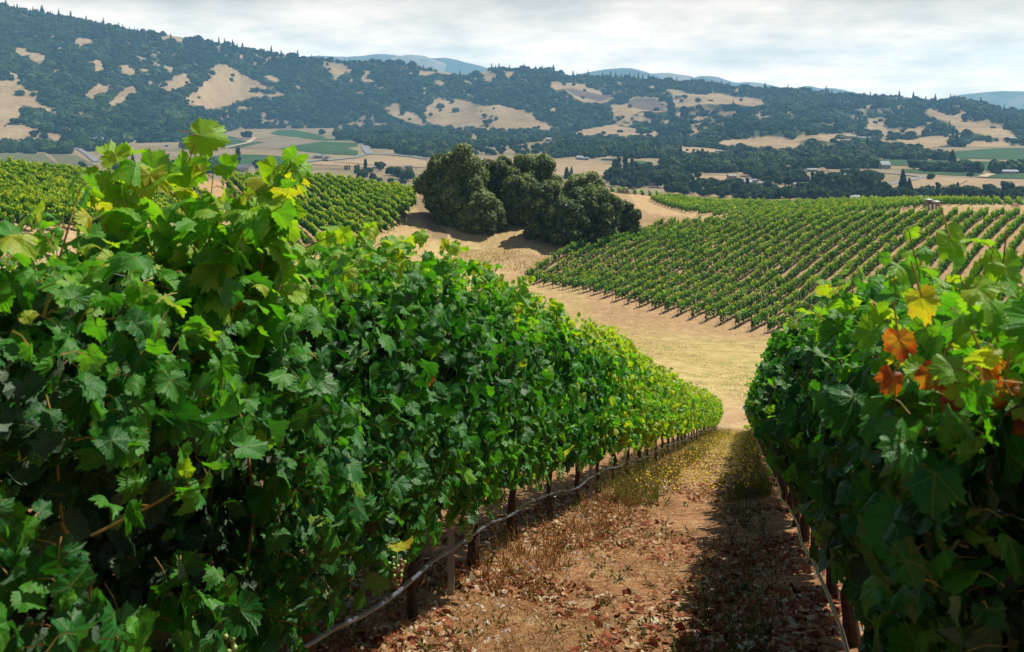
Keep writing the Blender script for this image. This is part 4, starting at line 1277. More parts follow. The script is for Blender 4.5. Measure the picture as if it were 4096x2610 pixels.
B = None
for cr, a, b, w, d, h, rz, lab, wl, rf, kw in [
    (c1, 1660, 1172, 13, 9, 5.0, 0.1, 'white farmhouse with dark gabled roof left of the round tree', M_WALL, M_ROOF, dict(chimney=True, pitch=0.8)), (c1, 1700, 1168, 9, 8, 5.0, -0.4, 'white side house joined close to the white farmhouse', M_WALL, M_ROOF, dict(pitch=0.8)),
    (c1, 2170, 1080, 20, 12, 5.0, 0.05, 'long grey shed with pale metal roof beside the valley road', M_WALLB, M_METAL, dict(name='shed', cat='shed', windows=4)), (c1, 2225, 1080, 9, 8, 3.0, 0.05, 'low annex at the right end of the long grey shed', M_WALLB, M_ROOF, dict(name='shed', cat='shed')),
    (c1, 1330, 1000, 19, 12, 5.5, 0.0, 'white flat shed by the narrow vineyards', M_WALL, M_METAL, dict(name='shed', cat='shed')), (c1, 645, 958, 52, 14, 5.0, 0.03, 'very long low barn with pale roof under the wooded hill', M_WALLB, M_METAL, dict(name='barn', cat='barn', windows=7, pitch=0.5)),
    (c1, 520, 962, 16, 10, 4.5, 0.0, 'shorter barn with pale roof left of the very long barn', M_WALLB, M_METAL, dict(name='barn', cat='barn')), (c1, 425, 970, 12, 8, 4.0, 0.2, 'white cottage at the foot of the left tan hill', M_WALL, M_WALL, dict()),
    (c1, 1140, 1000, 10, 8, 3.5, 0.0, 'white hut half hidden by the tall vine shoots', M_WALL, M_METAL, dict()), (c2, 570, 1148, 14, 7, 3.2, 0.02, 'dark open barn in the tan field left of the grove', M_TIMBER, M_ROOF, dict(name='barn', cat='barn', windows=2)),
    (c2, 350, 1150, 14, 6, 3.0, 0.0, 'pale low house hidden by the pine belt', M_WALL, M_WALLB, dict()), (c2, 100, 918, 18, 10, 4, 0.1, 'grey roofed house at the left edge of the village', M_WALLB, M_METAL, dict()), (c2, 185, 946, 14, 9, 4, -0.2, 'pale village house under dark trees', M_WALL, M_METAL, dict()),
    (c2, 870, 925, 17, 10, 5, 0.3, 'pale gabled house in the village trees', M_WALLB, M_METAL, dict()), (c2, 760, 922, 15, 10, 5, -0.3, 'brown gabled house in the village trees', M_WALLB, M_ROOFR, dict()), (c2, 1523, 968, 17, 12, 8, 0.1, 'tall white house at the right end of the village', M_WALL, M_WALL, dict(windows=5)),
    (c2, 1362, 975, 16, 9, 3.5, 0.0, 'tan low house right of the village', M_WALLB, M_ROOFR, dict()), (c2, 1735, 1090, 14, 9, 4.0, 0.2, 'white house with two gables above the tan field', M_WALL, M_METAL, dict(pitch=0.7)), (c2, 1772, 1092, 15, 8, 3.4, 0.0, 'white low house right of the two-gabled one', M_METAL, M_METAL, dict()),
    (c2, 1915, 1093, 20, 9, 3.4, -0.1, 'long grey house above the tan field', M_WALLB, M_WALLB, dict(windows=5)), (c2, 1962, 1095, 12, 8, 3.2, -0.1, 'small grey house at the right end of the long grey one', M_WALLB, M_ROOF, dict()), (c2, 1980, 1262, 9, 6, 3.5, 0.2, 'small white house in front of the wood', M_WALL, M_METAL, dict()),
    (c2, 2070, 1178, 8, 6, 3.2, 0.2, 'white roofed cottage under the tall group', M_WALL, M_METAL, dict()), (c3, 393, 1222, 13, 8, 4.5, 0.3, 'pale barn at the end of the small tan pasture', M_WALLB, M_METAL, dict(name='barn', cat='barn')), (c3, 498, 1262, 11, 8, 4.0, 0.3, 'white gabled house in the hamlet', M_WALL, M_METAL, dict(pitch=0.8)),
    (c3, 545, 1250, 9, 7, 4.0, -0.2, 'small white house behind the hamlet', M_WALL, M_METAL, dict()), (c3, 615, 1267, 17, 8, 3.6, -0.1, 'long white house in the hamlet', M_WALL, M_METAL, dict(windows=5)), (c3, 850, 1275, 16, 9, 3.5, 0.1, 'grey green house above the golden pasture', M_WALLB, M_METAL, dict()),
    (c3, 218, 1312, 12, 8, 3.5, 0.0, 'pale roofed house below the pasture barn', M_WALLB, M_WALLB, dict()), (c3, 768, 1162, 10, 8, 6, 0.0, 'narrow brown tower house in the far trees', M_WALLB, M_ROOFR, dict()), (c3, 1435, 1150, 17, 12, 6.5, 0.1, 'white mansion with many gables beside the long vineyard', M_WALL, M_METAL, dict(windows=5, chimney=True, pitch=0.8)),
    (c3, 2285, 1187, 26, 10, 4, 0.0, 'long white barn between right vineyards', M_WALL, M_METAL, dict(name='barn', cat='barn', windows=5)), (c3, 400, 1048, 40, 11, 4, -0.05, 'long tan roofed house in the orchard lot', M_WALLB, M_ROOFR, dict(windows=6)), (c3, 305, 1042, 14, 9, 4, 0.1, 'white house left of the long orchard house', M_WALL, M_METAL, dict()),
    (c3, 1225, 1362, 14, 8, 3.2, 0.1, 'white roofed house at the foot of the conifer stand', M_WALL, M_METAL, dict()), (c3, 1710, 1366, 26, 10, 3.6, 0.05, 'long blue grey roof directly behind the portable toilets', M_WALLB, M_ROOF, dict(windows=5)), (c3, 2140, 1345, 22, 10, 3.4, 0.0, 'low brown house behind the back vines', M_WALLB, M_ROOFR, dict(windows=5)),
    (c3, 2360, 1300, 15, 8, 3.5, 0.0, 'white house at the edge of the right pasture', M_WALL, M_METAL, dict()), (c3, 2200, 1310, 18, 9, 3.5, 0.0, 'dark roofed farm building in the right pasture', M_WALLB, M_ROOF, dict()), (c3, 940, 1170, 18, 9, 3, 0.0, 'long pale house above the hamlet street', M_WALL, M_METAL, dict(windows=5)),
    (c3, 1180, 1178, 16, 9, 3.5, 0.1, 'white house left of the white mansion', M_WALL, M_METAL, dict()), (c3, 960, 1262, 10, 8, 4.5, 0.4, 'brown gabled house left of the conifer stand', M_WALLB, M_ROOFR, dict(pitch=0.9)), (c3, 1150, 1285, 9, 8, 5, 0.3, 'pale gable among the conifers', M_WALL, M_METAL, dict(pitch=1.0)),
    (c3, 780, 1192, 12, 8, 3.2, 0.0, 'white shed by the hamlet street', M_WALL, M_METAL, dict(name='shed', cat='shed')), (c3, 1300, 950, 46, 10, 4.5, 0.0, 'long building with blue grey roof on the right slope', M_WALL, M_METAL, dict(name='barn', cat='barn', windows=6)), (c3, 40, 665, 30, 12, 6, 0.0, 'white hilltop house on the long tan slope', M_WALL, M_METAL, dict()),
    (c3, 1195, 945, 26, 12, 6, 0.2, 'pale house left of the long blue roofed building', M_WALLB, M_METAL, dict()), (c3, 2300, 955, 26, 12, 5, 0.0, 'pale roofed house at the right end of the hills', M_WALLB, M_METAL, dict()), (c3, 20, 968, 22, 10, 4, 0.0, 'white roof at the lower edge of the woods', M_WALL, M_METAL, dict())]:
    u, v = cr([(a, b)])[0]
    P = hill_point(u, hill_t(u, v)) if v < np.interp(u, BASE[:, 0], BASE[:, 1]) - 0.3 else vp(u, v)
    house(P, w, d, h, rz, lab, wl, rf, **kw)


def car(P, rz, mat, label):
    t = thing('parked_car', P, label, 'car', 'cars parked in the valley', rz)
    g = MB()
    prof = [(-2.1, 0.35), (2.1, 0.35), (2.15, 0.8), (1.2, 0.95), (0.6, 1.42), (-1.2, 1.45), (-1.8, 1.0), (-2.15, 0.9)]
    n = len(prof)
    V = [(x, -0.85, z) for x, z in prof] + [(x, 0.85, z) for x, z in prof]
    T = [(0, i, i + 1) for i in range(1, n - 1)] + [(n, n + i + 1, n + i) for i in range(1, n - 1)]
    for i in range(n):
        j = (i + 1) % n
        T += [(i, n + i, n + j), (i, n + j, j)]
    g.add(V, T)
    g.link('body', mat, t)
    g = MB()
    g.box((-0.3, 0, 1.2), (1.5, 1.74, 0.32))
    g.link('window', M_GLASS, t)
    for x in (-1.3, 1.3):
        for y in (-0.85, 0.85):
            g = MB()
            g.tube([(x, y - 0.1, 0.33), (x, y + 0.1, 0.33)], 0.33, 10)
            g.link('wheel', M_RUBBER, t)


for cr, a, b, rz, c, lab in [(c1, 2145, 1080, 0.2, 0, 'white car left of the long grey shed'), (c1, 2130, 1078, 0.1, 0, 'white van-like car furthest left by the shed'), (c1, 2245, 1080, -0.2, 1, 'dark car right of the long grey shed'),
                             (c1, 2262, 1077, 0.3, 0, 'white car far right of the long grey shed'), (c2, 282, 992, 1.4, 0, 'white car on the road into the village'), (c3, 630, 1275, 0.1, 0, 'white car before the long white hamlet house'),
                             (c3, 1245, 1368, 0.0, 0, 'white car before the house under the conifers'), (c3, 1205, 1366, 0.2, 2, 'red car under the conifer stand')]:
    u, v = cr([(a, b)])[0]
    car(vp(u, v) + np.array([0, -14 if cr is c1 else -3, 1.3]), rz, M_CAR[c], lab)

# board fences across the hay fields and wooden utility poles
def fence(name, pts, label):
    P = np.array([vp(u, v) for u, v in pts])
    t = thing(name, P[0], label, 'fence')
    L = P - P[0]
    g = MB()
    for z in (0.5, 0.9, 1.3):
        g.tube(L + np.array([0, 0, z + 0.3]), 0.09, 4)
    g.link('rail', M_TBARK, t)
    g = MB()
    for i in range(len(L) - 1):
        n = max(2, int(np.linalg.norm(L[i + 1] - L[i]) / 5))
        for k in range(n):
            q = L[i] + (L[i + 1] - L[i]) * k / n
            g.box(q + np.array([0, 0, 0.8]), (0.2, 0.2, 1.7))
    tag(g.link('post', M_TBARK, t), kind='stuff')


fence('board_fence', c2([(60, 1112), (180, 1118), (330, 1132), (480, 1142), (650, 1150)]), 'dark board fence across the tan field left of the grove')
fence('board_fence', c2([(-120, 1165), (0, 1158), (130, 1160)]), 'dark board fence above the left vine block')
fence('board_fence', c3([(1640, 1315), (1700, 1290), (1950, 1265), (2000, 1240)]), 'dark fence across the wide right pasture')
for cr, a, b, lab in [(c1, 1632, 945, 'utility pole at the wood edge above the lanes'), (c1, 2040, 1130, 'utility pole on the valley road near the farmhouse'), (c1, 2200, 1105, 'utility pole before the long grey shed'), (c2, 335, 1015, 'utility pole by the village road')]:
    u, v = cr([(a, b)])[0]
    t = thing('utility_pole', vp(u, v), lab, 'utility pole', 'utility poles in the valley')
    g = MB()
    g.tube([(0, 0, 0), (0, 0, 11)], [0.2, 0.14], 6)
    g.link('pole', M_TBARK, t)
    g = MB()
    g.box((0, 0, 10.2), (2.4, 0.16, 0.16))
    g.link('crossarm', M_TBARK, t)


# ------------------------------------------------------------------ the oak grove in the hollow
def grove_tree(u0, u1, v0, v1, y, seed, label, pale=0.0, depth=0.85, n=40000, shape='dome', name='oak_tree'):
    r = np.random.default_rng(seed)
    um = (u0 + u1) / 2
    b, tp = px(um, v1, y), px(um, v0, y)
    w = (u1 - u0) / F * y / 2
    x, yy = b[0], b[1]
    zg = float(tz(np.array([x]), np.array([yy]))[0])
    base = np.array([x, yy, min(zg, b[2]) - 0.1])
    H = tp[2] - base[2]
    t = thing(name, base, label, 'tree', 'oaks in the hollow between the vine blocks')
    L = []
    m = 74
    for k in range(m):
        zf = 0.10 + 0.78 * (k + 0.5) / m
        prof = math.sqrt(max(0.02, 1 - ((zf - 0.42) / 0.60) ** 2))
        a = k * 2.39996 + r.uniform(-0.4, 0.4)
        q = w * prof * r.uniform(0.55, 0.92)
        rr = w * r.uniform(0.13, 0.31) * (0.75 + 0.25 * prof)
        L.append(((q * math.cos(a), q * math.sin(a) * depth, H * zf - rr * 0.25 * (zf > 0.8)), rr))
    L = [(tuple(np.array(c) + r.normal(0, 0.05 * w, 3)), q) for c, q in L]
    L.append(((0, 0, H * 0.5), w * 0.58))
    L.append(((0, 0, H * 0.72), w * 0.5))
    g = lump_tree(L, int(n * 1.7), 0.36, seed, 0.86)
    if pale:
        for k in range(len(g.A['tint'])):
            a = g.A['tint'][k]
            g.A['tint'][k] = np.where(a > 0.13, np.clip(a + pale, 0, 1), a)
    g.link('crown', M_OAK, t)
    g = MB()
    g.tube([(0, 0, -0.3), (0.15, 0.1, H * 0.15), (-0.1, 0.1, H * 0.35), (0, 0, H * 0.6)], [0.5, 0.42, 0.33, 0.15], 8)
    for k in range(4):
        a = k * 1.6 + r.uniform(0, 1)
        g.tube([(0, 0.1, H * 0.18), (w * 0.25 * math.cos(a), w * 0.25 * math.sin(a), H * 0.32), (w * 0.55 * math.cos(a), w * 0.55 * math.sin(a), H * 0.5)], [0.26, 0.2, 0.1], 6)
    g.link('trunk', M_TBARK, t)


grove_tree(422, 488, 146, 229, 203, 201, 'tallest oak at the left end of the grove, dark rounded crown', 0.04, n=30000)
grove_tree(478, 518, 151, 222, 211, 202, 'narrower oak just right of the tallest grove oak', 0.02, n=22000)
grove_tree(507, 560, 149, 222, 221, 203, 'broad domed oak at the back of the grove', 0.16, n=26000)
grove_tree(500, 540, 172, 226, 204, 204, 'bright green oak in the middle of the grove', 0.05, n=20000)
grove_tree(524, 566, 178, 241, 195, 205, 'darkest oak above the shaded gully', -0.06, n=22000)
grove_tree(562, 607, 169, 228, 213, 206, 'grey leaved pale topped oak behind the right half of the grove', 0.28, n=22000)
grove_tree(566, 620, 185, 237, 199, 207, 'wide low oak in front of the pale topped one', 0.02, n=26000)
grove_tree(603, 640, 200, 229, 206, 208, 'smallest oak at the right end of the grove', 0.02, n=16000)
grove_tree(545, 585, 196, 240, 193, 209, 'low dark oak at the front of the gully', -0.06, n=18000)
grove_tree(456, 504, 190, 231, 198, 210, 'low spreading oak at the foot of the tallest oak', 0.06, n=20000)


# ------------------------------------------------------------------ vine rows of the blocks across the hollow
def in_any(x, y, poly):
    return True if poly is None else inpoly(x, y, poly)


def vine_row(p0, d, length, label, group, seed, dens=125, post=True, stake=True, end_stake=False, size=0.25, tint0=0.07, tall=1.02):
    """one trellised row: foliage hedge, end posts, drip hose, white anchor stake; p0 start, d direction in plan"""
    r = np.random.default_rng(seed)
    d = np.array(d, float) / np.linalg.norm(d)
    nv = np.array([d[1], -d[0]])
    nvine = max(2, int(length / 1.5))
    s = (np.arange(nvine) + 0.5) * length / nvine
    vig = np.clip(r.normal(1.0, 0.16, nvine) + 0.12 * np.sin(s * 0.35 + seed), 0.35, 1.3)
    vig[r.uniform(0, 1, nvine) < 0.025] *= 0.45
    cnt = (dens * vig).astype(int)
    vi = np.repeat(np.arange(nvine), cnt)
    n = len(vi)
    al = s[vi] + r.normal(0, 0.12, nvine)[vi] + r.normal(0, 0.47, n)
    al = np.clip(al, 0.05, length - 0.05)
    top = tall * (1.72 + 0.26 * r.normal(0, 1, nvine) + 0.3 * (vig - 1))
    hz = 0.42 + (top[vi] - 0.42) * r.beta(1.35, 1.1, n)
    sh = r.uniform(0, 1, n) < 0.05
    hz[sh] = top[vi][sh] + r.uniform(0, 0.28, sh.sum())
    lat = r.normal(0, 0.135, n) * np.where(sh, 0.5, 1.0) + 0.05 * np.sin(al * 0.9 + seed)
    X = p0[0] + d[0] * al + nv[0] * lat
    Y = p0[1] + d[1] * al + nv[1] * lat
    xs = np.linspace(0, length, max(3, int(length / 2.0)))
    zs = tz(p0[0] + d[0] * xs, p0[1] + d[1] * xs)
    Z = np.interp(al, xs, zs) + hz
    o = np.array([p0[0], p0[1], zs[0]])
    t = thing('vine_row', o, label, 'vine row', group)
    P = np.stack([X, Y, Z], 1) - o
    out = np.sign(lat)[:, None] * np.array([nv[0], nv[1], 0])[None]
    nrm = unit(out * 0.9 + r.normal(0, 0.55, (n, 3)) + np.array([0, 0, 0.45]))
    R = frames(nrm, np.array([0, 0, -1.0]) + r.normal(0, 0.5, (n, 3)))
    g = MB()
    tint = np.clip(0.10 + 0.62 * ((hz - 0.45) / 1.5) ** 1.3 + r.normal(0, 0.17, n) + 0.25 * sh + tint0, 0, 1)  # tint rises up the hedge: sunlit tops put into the leaf colour
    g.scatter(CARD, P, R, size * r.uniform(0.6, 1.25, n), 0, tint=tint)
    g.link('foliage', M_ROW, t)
    if post:
        for q in (0.0, length):
            g = MB()
            b = np.array([p0[0] + d[0] * q, p0[1] + d[1] * q, np.interp(q, xs, zs)]) - o
            g.tube([b - np.array([0, 0, 0.2]), b + np.array([0, 0, 1.95])], 0.055, 6)
            g.link('end_post', M_RUST, t)
        g = MB()
        hp = np.stack([p0[0] + d[0] * xs - nv[0] * 0.24, p0[1] + d[1] * xs - nv[1] * 0.24, zs + 0.62 + 0.05 * np.sin(xs * 2)], 1) - o
        g.tube(hp, 0.022, 4)
        g.link('drip_hose', M_HOSE, t)
    qs = []
    if stake:
        qs.append(-1.25)
    if end_stake:
        qs.append(length + 1.25)
    for q in qs:
        x, y = p0[0] + d[0] * q, p0[1] + d[1] * q
        z = float(tz(np.array([x]), np.array([y]))[0])
        b = np.array([x, y, z]) - o
        k = -0.22 if q > 0 else 0.22
        g = MB()
        g.tube([b - np.array([0, 0, 0.1]), b + np.array([d[0] * k, d[1] * k, 0.85])], 0.075, 6)
        g.link('anchor_stake', M_WHITE, t)
    return t


A0 = np.array([33.3, 128.0])
step = np.array([-1.55, 2.35])
RD = np.array([0.57, 0.82])
nrow = 0
for k in range(-13, 21):                                     # right block, front right corner to the gully
    p = A0 + step * k
    L = 40.0
    for _ in range(6):
        L = (203.5 + 0.30 * max(0.0, 90 - (p[0] + RD[0] * L)) - p[1]) / RD[1]
    idx = 20 - k
    vine_row(p, RD, L, 'vine row on the right slope, %s from the gully edge by the oaks' % ordinal(idx), 'vine rows of the right slope block', 1000 + idx)
E0 = px(650, 197, 281)[:2]
nb = 0
BD = np.array([0.485, 0.874])
for k in range(12):                                          # back block: short ends stepping up its left side
    p = np.array([39.6, 281.0]) + np.array([0.2, -4.0]) * k
    vine_row(p, BD, 46 + 2.6 * k, 'back vine row behind the dirt track, %s from its far left corner' % ordinal(k), 'vine rows of the back right block', 1100 + k, dens=80)
for k in range(34):
    x = 43.5 + 2.86 * k
    y = float(np.interp(x, [43, 50, 60, 72, 78, 84, 90, 98, 106, 116, 140], [230, 223.5, 221, 220, 222, 225, 230, 234, 239, 241, 240]))
    vine_row((x, y), BD, 60, 'back vine row behind the dirt track, %s along its near edge from the left' % ordinal(k), 'vine rows of the back right block', 1130 + k, dens=80, tint0=0.12)
for k in range(8):
    p = px(603 + 7.6 * k, 190.5 + 0.75 * k, 301)[:2]
    vine_row(p, (0.25, 0.97), 7, 'short vine row on the skyline right of the grove, %s from the oaks' % ordinal(k), 'short skyline vine rows', 1170 + k)
LP = wpoly([(222, 181, 254), (260, 179, 262), (320, 180, 262), (365, 185, 260), (398, 191, 258), (415, 197, 247), (417, 207, 217), (404, 222, 196), (375, 238, 172), (340, 246, 165), (300, 248, 163), (255, 250, 158), (232, 215, 190)])
LD = np.array([0.40, -0.916])
k = 0
for x0 in np.arange(-128, 10, 2.73):                         # middle left block, rows running down toward the hollow
    q = np.array([x0, 235.0])[None] + LD[None] * np.arange(-60, 140, 0.5)[:, None]
    i = np.where(inpoly(q[:, 0], q[:, 1], LP))[0]
    if len(i) < 12:
        continue
    a, b = q[i[0]], q[i[-1]]
    vine_row(b, -LD, float(np.linalg.norm(b - a)), 'vine row of the middle left block, %s counted from the sandy track' % ordinal(k), 'vine rows of the middle left block', 1200 + k, dens=110, tint0=0.10, size=0.31, tall=1.12)
    k += 1
FP = wpoly([(-60, 163, 201), (0, 167, 201), (60, 173, 201), (123, 180, 201), (200, 188, 206), (212, 196, 195), (203, 232, 145), (120, 236, 122), (0, 232, 112), (-60, 230, 112)])
FD = np.array([0.86, -0.51])
k = 0
for s in np.arange(-70, 90, 2.6):                            # far left block
    c = np.array([-60.0, 160.0]) + s * np.array([0.51, 0.86])
    q = c[None] + FD[None] * np.arange(-110, 110, 0.5)[:, None]
    i = np.where(inpoly(q[:, 0], q[:, 1], FP))[0]
    if len(i) < 12:
        continue
    a, b = q[i[0]], q[i[-1]]
    vine_row(a, FD, float(np.linalg.norm(b - a)), 'vine row of the far left block, %s from its near edge' % ordinal(k), 'vine rows of the far left block', 1300 + k, dens=105, stake=False, end_stake=True, tint0=0.06, size=0.31, tall=1.12)
    k += 1


# ------------------------------------------------------------------ portable toilets, bins, picnic table, brush pile
def ground_at(u, v, y):
    x = (u - HU) / F * y
    return np.array([x, y, float(tz(np.array([x]), np.array([y]))[0])])


def toilet(P, rz, h, label):
    t = thing('portable_toilet', P, label, 'portable toilet', None, rz)
    g = MB()
    g.box((0, 0, h / 2), (1.15, 1.15, h))
    g.link('cabin', M_TOILET, t)
    g = MB()
    V = np.array([(-0.66, -0.66, h + 0.003), (0.66, -0.66, h + 0.003), (0.66, 0.66, h + 0.003), (-0.66, 0.66, h + 0.003), (-0.5, -0.5, h + 0.18), (0.5, -0.5, h + 0.18), (0.5, 0.5, h + 0.18), (-0.5, 0.5, h + 0.18)])
    T = []
    for f in ((0, 1, 5, 4), (1, 2, 6, 5), (2, 3, 7, 6), (3, 0, 4, 7), (4, 5, 6, 7), (3, 2, 1, 0)):
        T += [(f[0], f[1], f[2]), (f[0], f[2], f[3])]
    g.add(V, T)
    g.link('roof', M_WHITE, t)
    g = MB()
    g.box((0, -0.60, h / 2), (0.75, 0.05, h * 0.88))
    d = g.link('door', M_TOILET, t)
    g = MB()
    g.box((0.26, -0.645, h * 0.48), (0.06, 0.04, 0.16))
    g.link('handle', M_WHITE, d)
    g = MB()
    g.tube([(0.42, 0.42, h), (0.42, 0.42, h + 0.4)], 0.05, 8)
    g.link('vent_pipe', M_WHITE, t)


toilet(ground_at(928.5, 210.5, 226), 0.35, 2.55, 'taller portable toilet with white roof at the top of the right slope')
toilet(ground_at(936, 210.5, 224.5), 0.35, 2.05, 'lower portable toilet with white roof beside the taller one')
for u, h, lab in [(930.5, 1.55, 'white upright board leaning at the taller portable toilet'), (934.5, 1.5, 'white upright board between the two portable toilets'), (937.6, 1.1, 'short white board at the right portable toilet')]:
    P = ground_at(u, 211, 222.5)
    t = thing('sign_board', P, lab, 'board', None, 0.3)
    g = MB()
    g.box((0, 0, h / 2), (0.36, 0.06, h))
    g.link('panel', M_WHITE, t)
    g = MB()
    g.box((0, 0.06, h / 2 - 0.1), (0.06, 0.055, h + 0.2))
    g.link('stake', M_TIMBER, t)


def picnic_table(P, rz, label):
    t = thing('picnic_table', P, label, 'picnic table', None, rz)
    g = MB()
    for k in range(4):
        g.box((0, -0.30 + 0.2 * k, 0.75), (1.9, 0.18, 0.05))
    g.link('tabletop', M_TIMBER, t)
    for s in (-1, 1):
        g = MB()
        g.box((0, s * 0.72, 0.45), (1.9, 0.28, 0.05))
        g.link('bench_seat', M_TIMBER, t)
    for s in (-0.65, 0.65):
        for q in (-1, 1):
            g = MB()
            g.tube([(s, q * 0.65, 0.0), (s, -q * 0.22, 0.72)], 0.055, 4)
            g.link('leg', M_TIMBER, t)
        g = MB()
        g.box((s, 0, 0.39), (0.08, 1.6, 0.09))
        g.link('crossbeam', M_TIMBER, t)


picnic_table(ground_at(1015.5, 208.5, 227), 0.15, 'red brown wooden picnic table on the bare crest at the right')
picnic_table(ground_at(1033, 208.5, 229), -0.2, 'second wooden picnic table at the right frame edge')
g = MB()
r = np.random.default_rng(5)
P0 = ground_at(623, 196, 296)
for k in range(160):
    a, q = r.uniform(0, 6.28), abs(r.normal(0, 1.5))
    c = np.array([q * math.cos(a), q * math.sin(a), max(0.1, 1.1 - 0.35 * q) * r.uniform(0.1, 1)])
    d = unit(r.normal(size=3) * np.array([1, 1, 0.35])) * r.uniform(0.5, 1.2)
    g.tube([c - d, c + d], 0.04, 4)
tag(g.link('brush_pile', M_BRUSH, loc=P0), 'pile of dead branches on the dirt right of the grove', 'brush pile')

# ------------------------------------------------------------------ near vine leaves
def leaf_template(npts, ring, seed, curl):
    """grape leaf: five shallow lobes with a saw-toothed edge; stalk at the origin, tip along +Y, unit length"""
    r = np.random.default_rng(seed)
    A = np.array([0, 14, 27, 40, 54, 68, 82, 96, 112, 130, 150, 165, 180.0])
    Rr = np.array([1.0, 0.90, 0.80, 0.84, 0.92, 0.82, 0.70, 0.71, 0.75, 0.69, 0.58, 0.44, 0.10])
    Rl = Rr * (1 + r.uniform(-0.15, 0.12, len(Rr)))
    Rr = Rr * (1 + r.uniform(-0.15, 0.12, len(Rr)))
    Rl[0] = Rr[0]
    ang = np.linspace(-180, 180, npts, endpoint=False) + 180.0 / npts
    rad = np.where(ang < 0, np.interp(-ang, A, Rl), np.interp(ang, A, Rr))
    if npts >= 20:
        rad = rad * (1 + 0.075 * np.where(np.arange(npts) % 2 == 0, 1, -1) * (np.abs(ang) < 165) * r.uniform(0.6, 1.4, npts))
    a = np.radians(ang)
    O = np.stack([rad * np.sin(a), rad * np.cos(a)], 1)
    V2 = [np.zeros((1, 2))]
    if ring:
        V2.append(O * 0.52)
    V2.append(O)
    V2 = np.vstack(V2)
    T = []
    n = npts
    for i in range(n):
        j = (i + 1) % n
        if i == n - 1:
            continue                                         # the open sinus at the stalk
        if ring:
            T += [(0, 1 + j, 1 + i), (1 + i, 1 + j, 1 + n + j), (1 + i, 1 + n + j, 1 + n + i)]
        else:
            T += [(0, 1 + j, 1 + i)]
    x, y = V2[:, 0], V2[:, 1]
    rr = np.hypot(x, y)
    th = np.arctan2(x, y)
    z = curl[0] * np.abs(x) + curl[1] * rr ** 2 + curl[2] * np.sin(3 * th + seed) * rr ** 2 + curl[3] * y * np.abs(y) + curl[4] * x * rr + 0.05 * np.cos(7 * th + 2 * seed) * rr ** 1.5
    V = np.stack([x, y, z], 1)
    lf = np.stack([x, y, np.zeros_like(x)], 1)
    return V * np.array([1.0, 1.0, 1.0]), np.array(T), lf


CURLS = [(0.20, -0.32, 0.12, -0.16, 0.0), (-0.30, 0.10, 0.18, -0.28, 0.15), (0.48, -0.40, 0.08, -0.1, -0.15), (0.05, -0.60, 0.20, -0.05, 0.2), (-0.12, -0.14, 0.22, -0.42, -0.3), (0.70, -0.15, 0.14, -0.3, 0.1), (0.10, -0.20, 0.26, 0.12, 0.25), (-0.45, -0.05, 0.10, -0.15, 0.0)]
CURLS += [tuple(np.array(c) * q + 0.05) for c, q in zip(CURLS[:6], (1.3, 0.8, -0.7, 1.2, 1.4, 0.6))]
L0 = [leaf_template(46, True, s, c) for s, c in enumerate(CURLS)]
L1 = [leaf_template(22, True, s + 10, c) for s, c in enumerate(CURLS)]
L2 = [leaf_template(11, False, s + 20, c) for s, c in enumerate(CURLS[:4])]

RDIR = unit(np.array([SL, 1.0, 0.0]))
RNRM = np.array([RDIR[1], -RDIR[0], 0.0])                    # points to the right of the row


def leaf_size(n, r, s=0.072):
    return np.clip(s * np.exp(r.normal(-0.06, 0.33, n)), s * 0.35, s * 1.7)


def add_leaves(g, tm, P, R, S, tint, r):
    k = r.integers(0, len(tm), len(P))
    for i in range(len(tm)):
        s = k == i
        if s.any():
            g.scatter(tm[i], P[s], R[s], S[s], 0, tint=tint[s])


HT_L = np.array([(0, 1.55), (2.3, 1.60), (2.8, 1.72), (3.1, 1.78), (3.36, 1.64), (3.6, 1.74), (3.85, 1.86), (4.3, 1.82), (4.98, 2.06), (5.7, 2.12), (6.1, 2.14), (6.5, 1.86), (6.9, 2.18), (7.6, 2.24), (8.1, 1.92), (8.5, 2.16), (9.0, 2.32), (10, 2.25), (12, 2.28), (15, 2.38), (18, 2.3), (24, 2.1), (40, 2.05), (62, 2.05)])
HT_R = np.array([(0, 1.2), (1.4, 1.30), (2.0, 1.40), (3.0, 1.52), (4.2, 1.64), (6, 1.75), (9, 1.9), (14, 2.0), (25, 2.0), (62, 2.05)])
HT_S = np.array([(0, 1.9), (5, 1.95), (10, 2.0), (20, 2.0), (62, 2.0)])
NAMES = {'left': 'left of the grassy alley', 'second': 'second row to the left of the alley', 'right': 'right of the grassy alley'}


def grape_cluster(P, r, parent):
    g = MB()
    V, T = ICO1
    ripe = r.uniform(0, 1) < 0.45
    n = int(r.integers(26, 44))
    for k in range(n):
        z = -0.115 * (k + 0.5) / n
        q = 0.040 * (1 - 0.6 * (k / n)) * math.sqrt(r.uniform(0.2, 1))
        a = k * 2.4 + r.uniform(-0.3, 0.3)
        c = np.array([q * math.cos(a), q * math.sin(a), z + r.uniform(-0.008, 0.008)])
        g.add(V * r.uniform(0.0075, 0.0098) + c + P, T, 0, tint=np.full(len(V), (r.uniform(0, 1) if ripe else r.uniform(0, 0.6))))
    g.tube([P + np.array([0, 0, 0.06]), P + np.array([0, 0, -0.09])], 0.0025, 4)
    g.link('grape_cluster', M_GRAPE, parent, smooth=True)


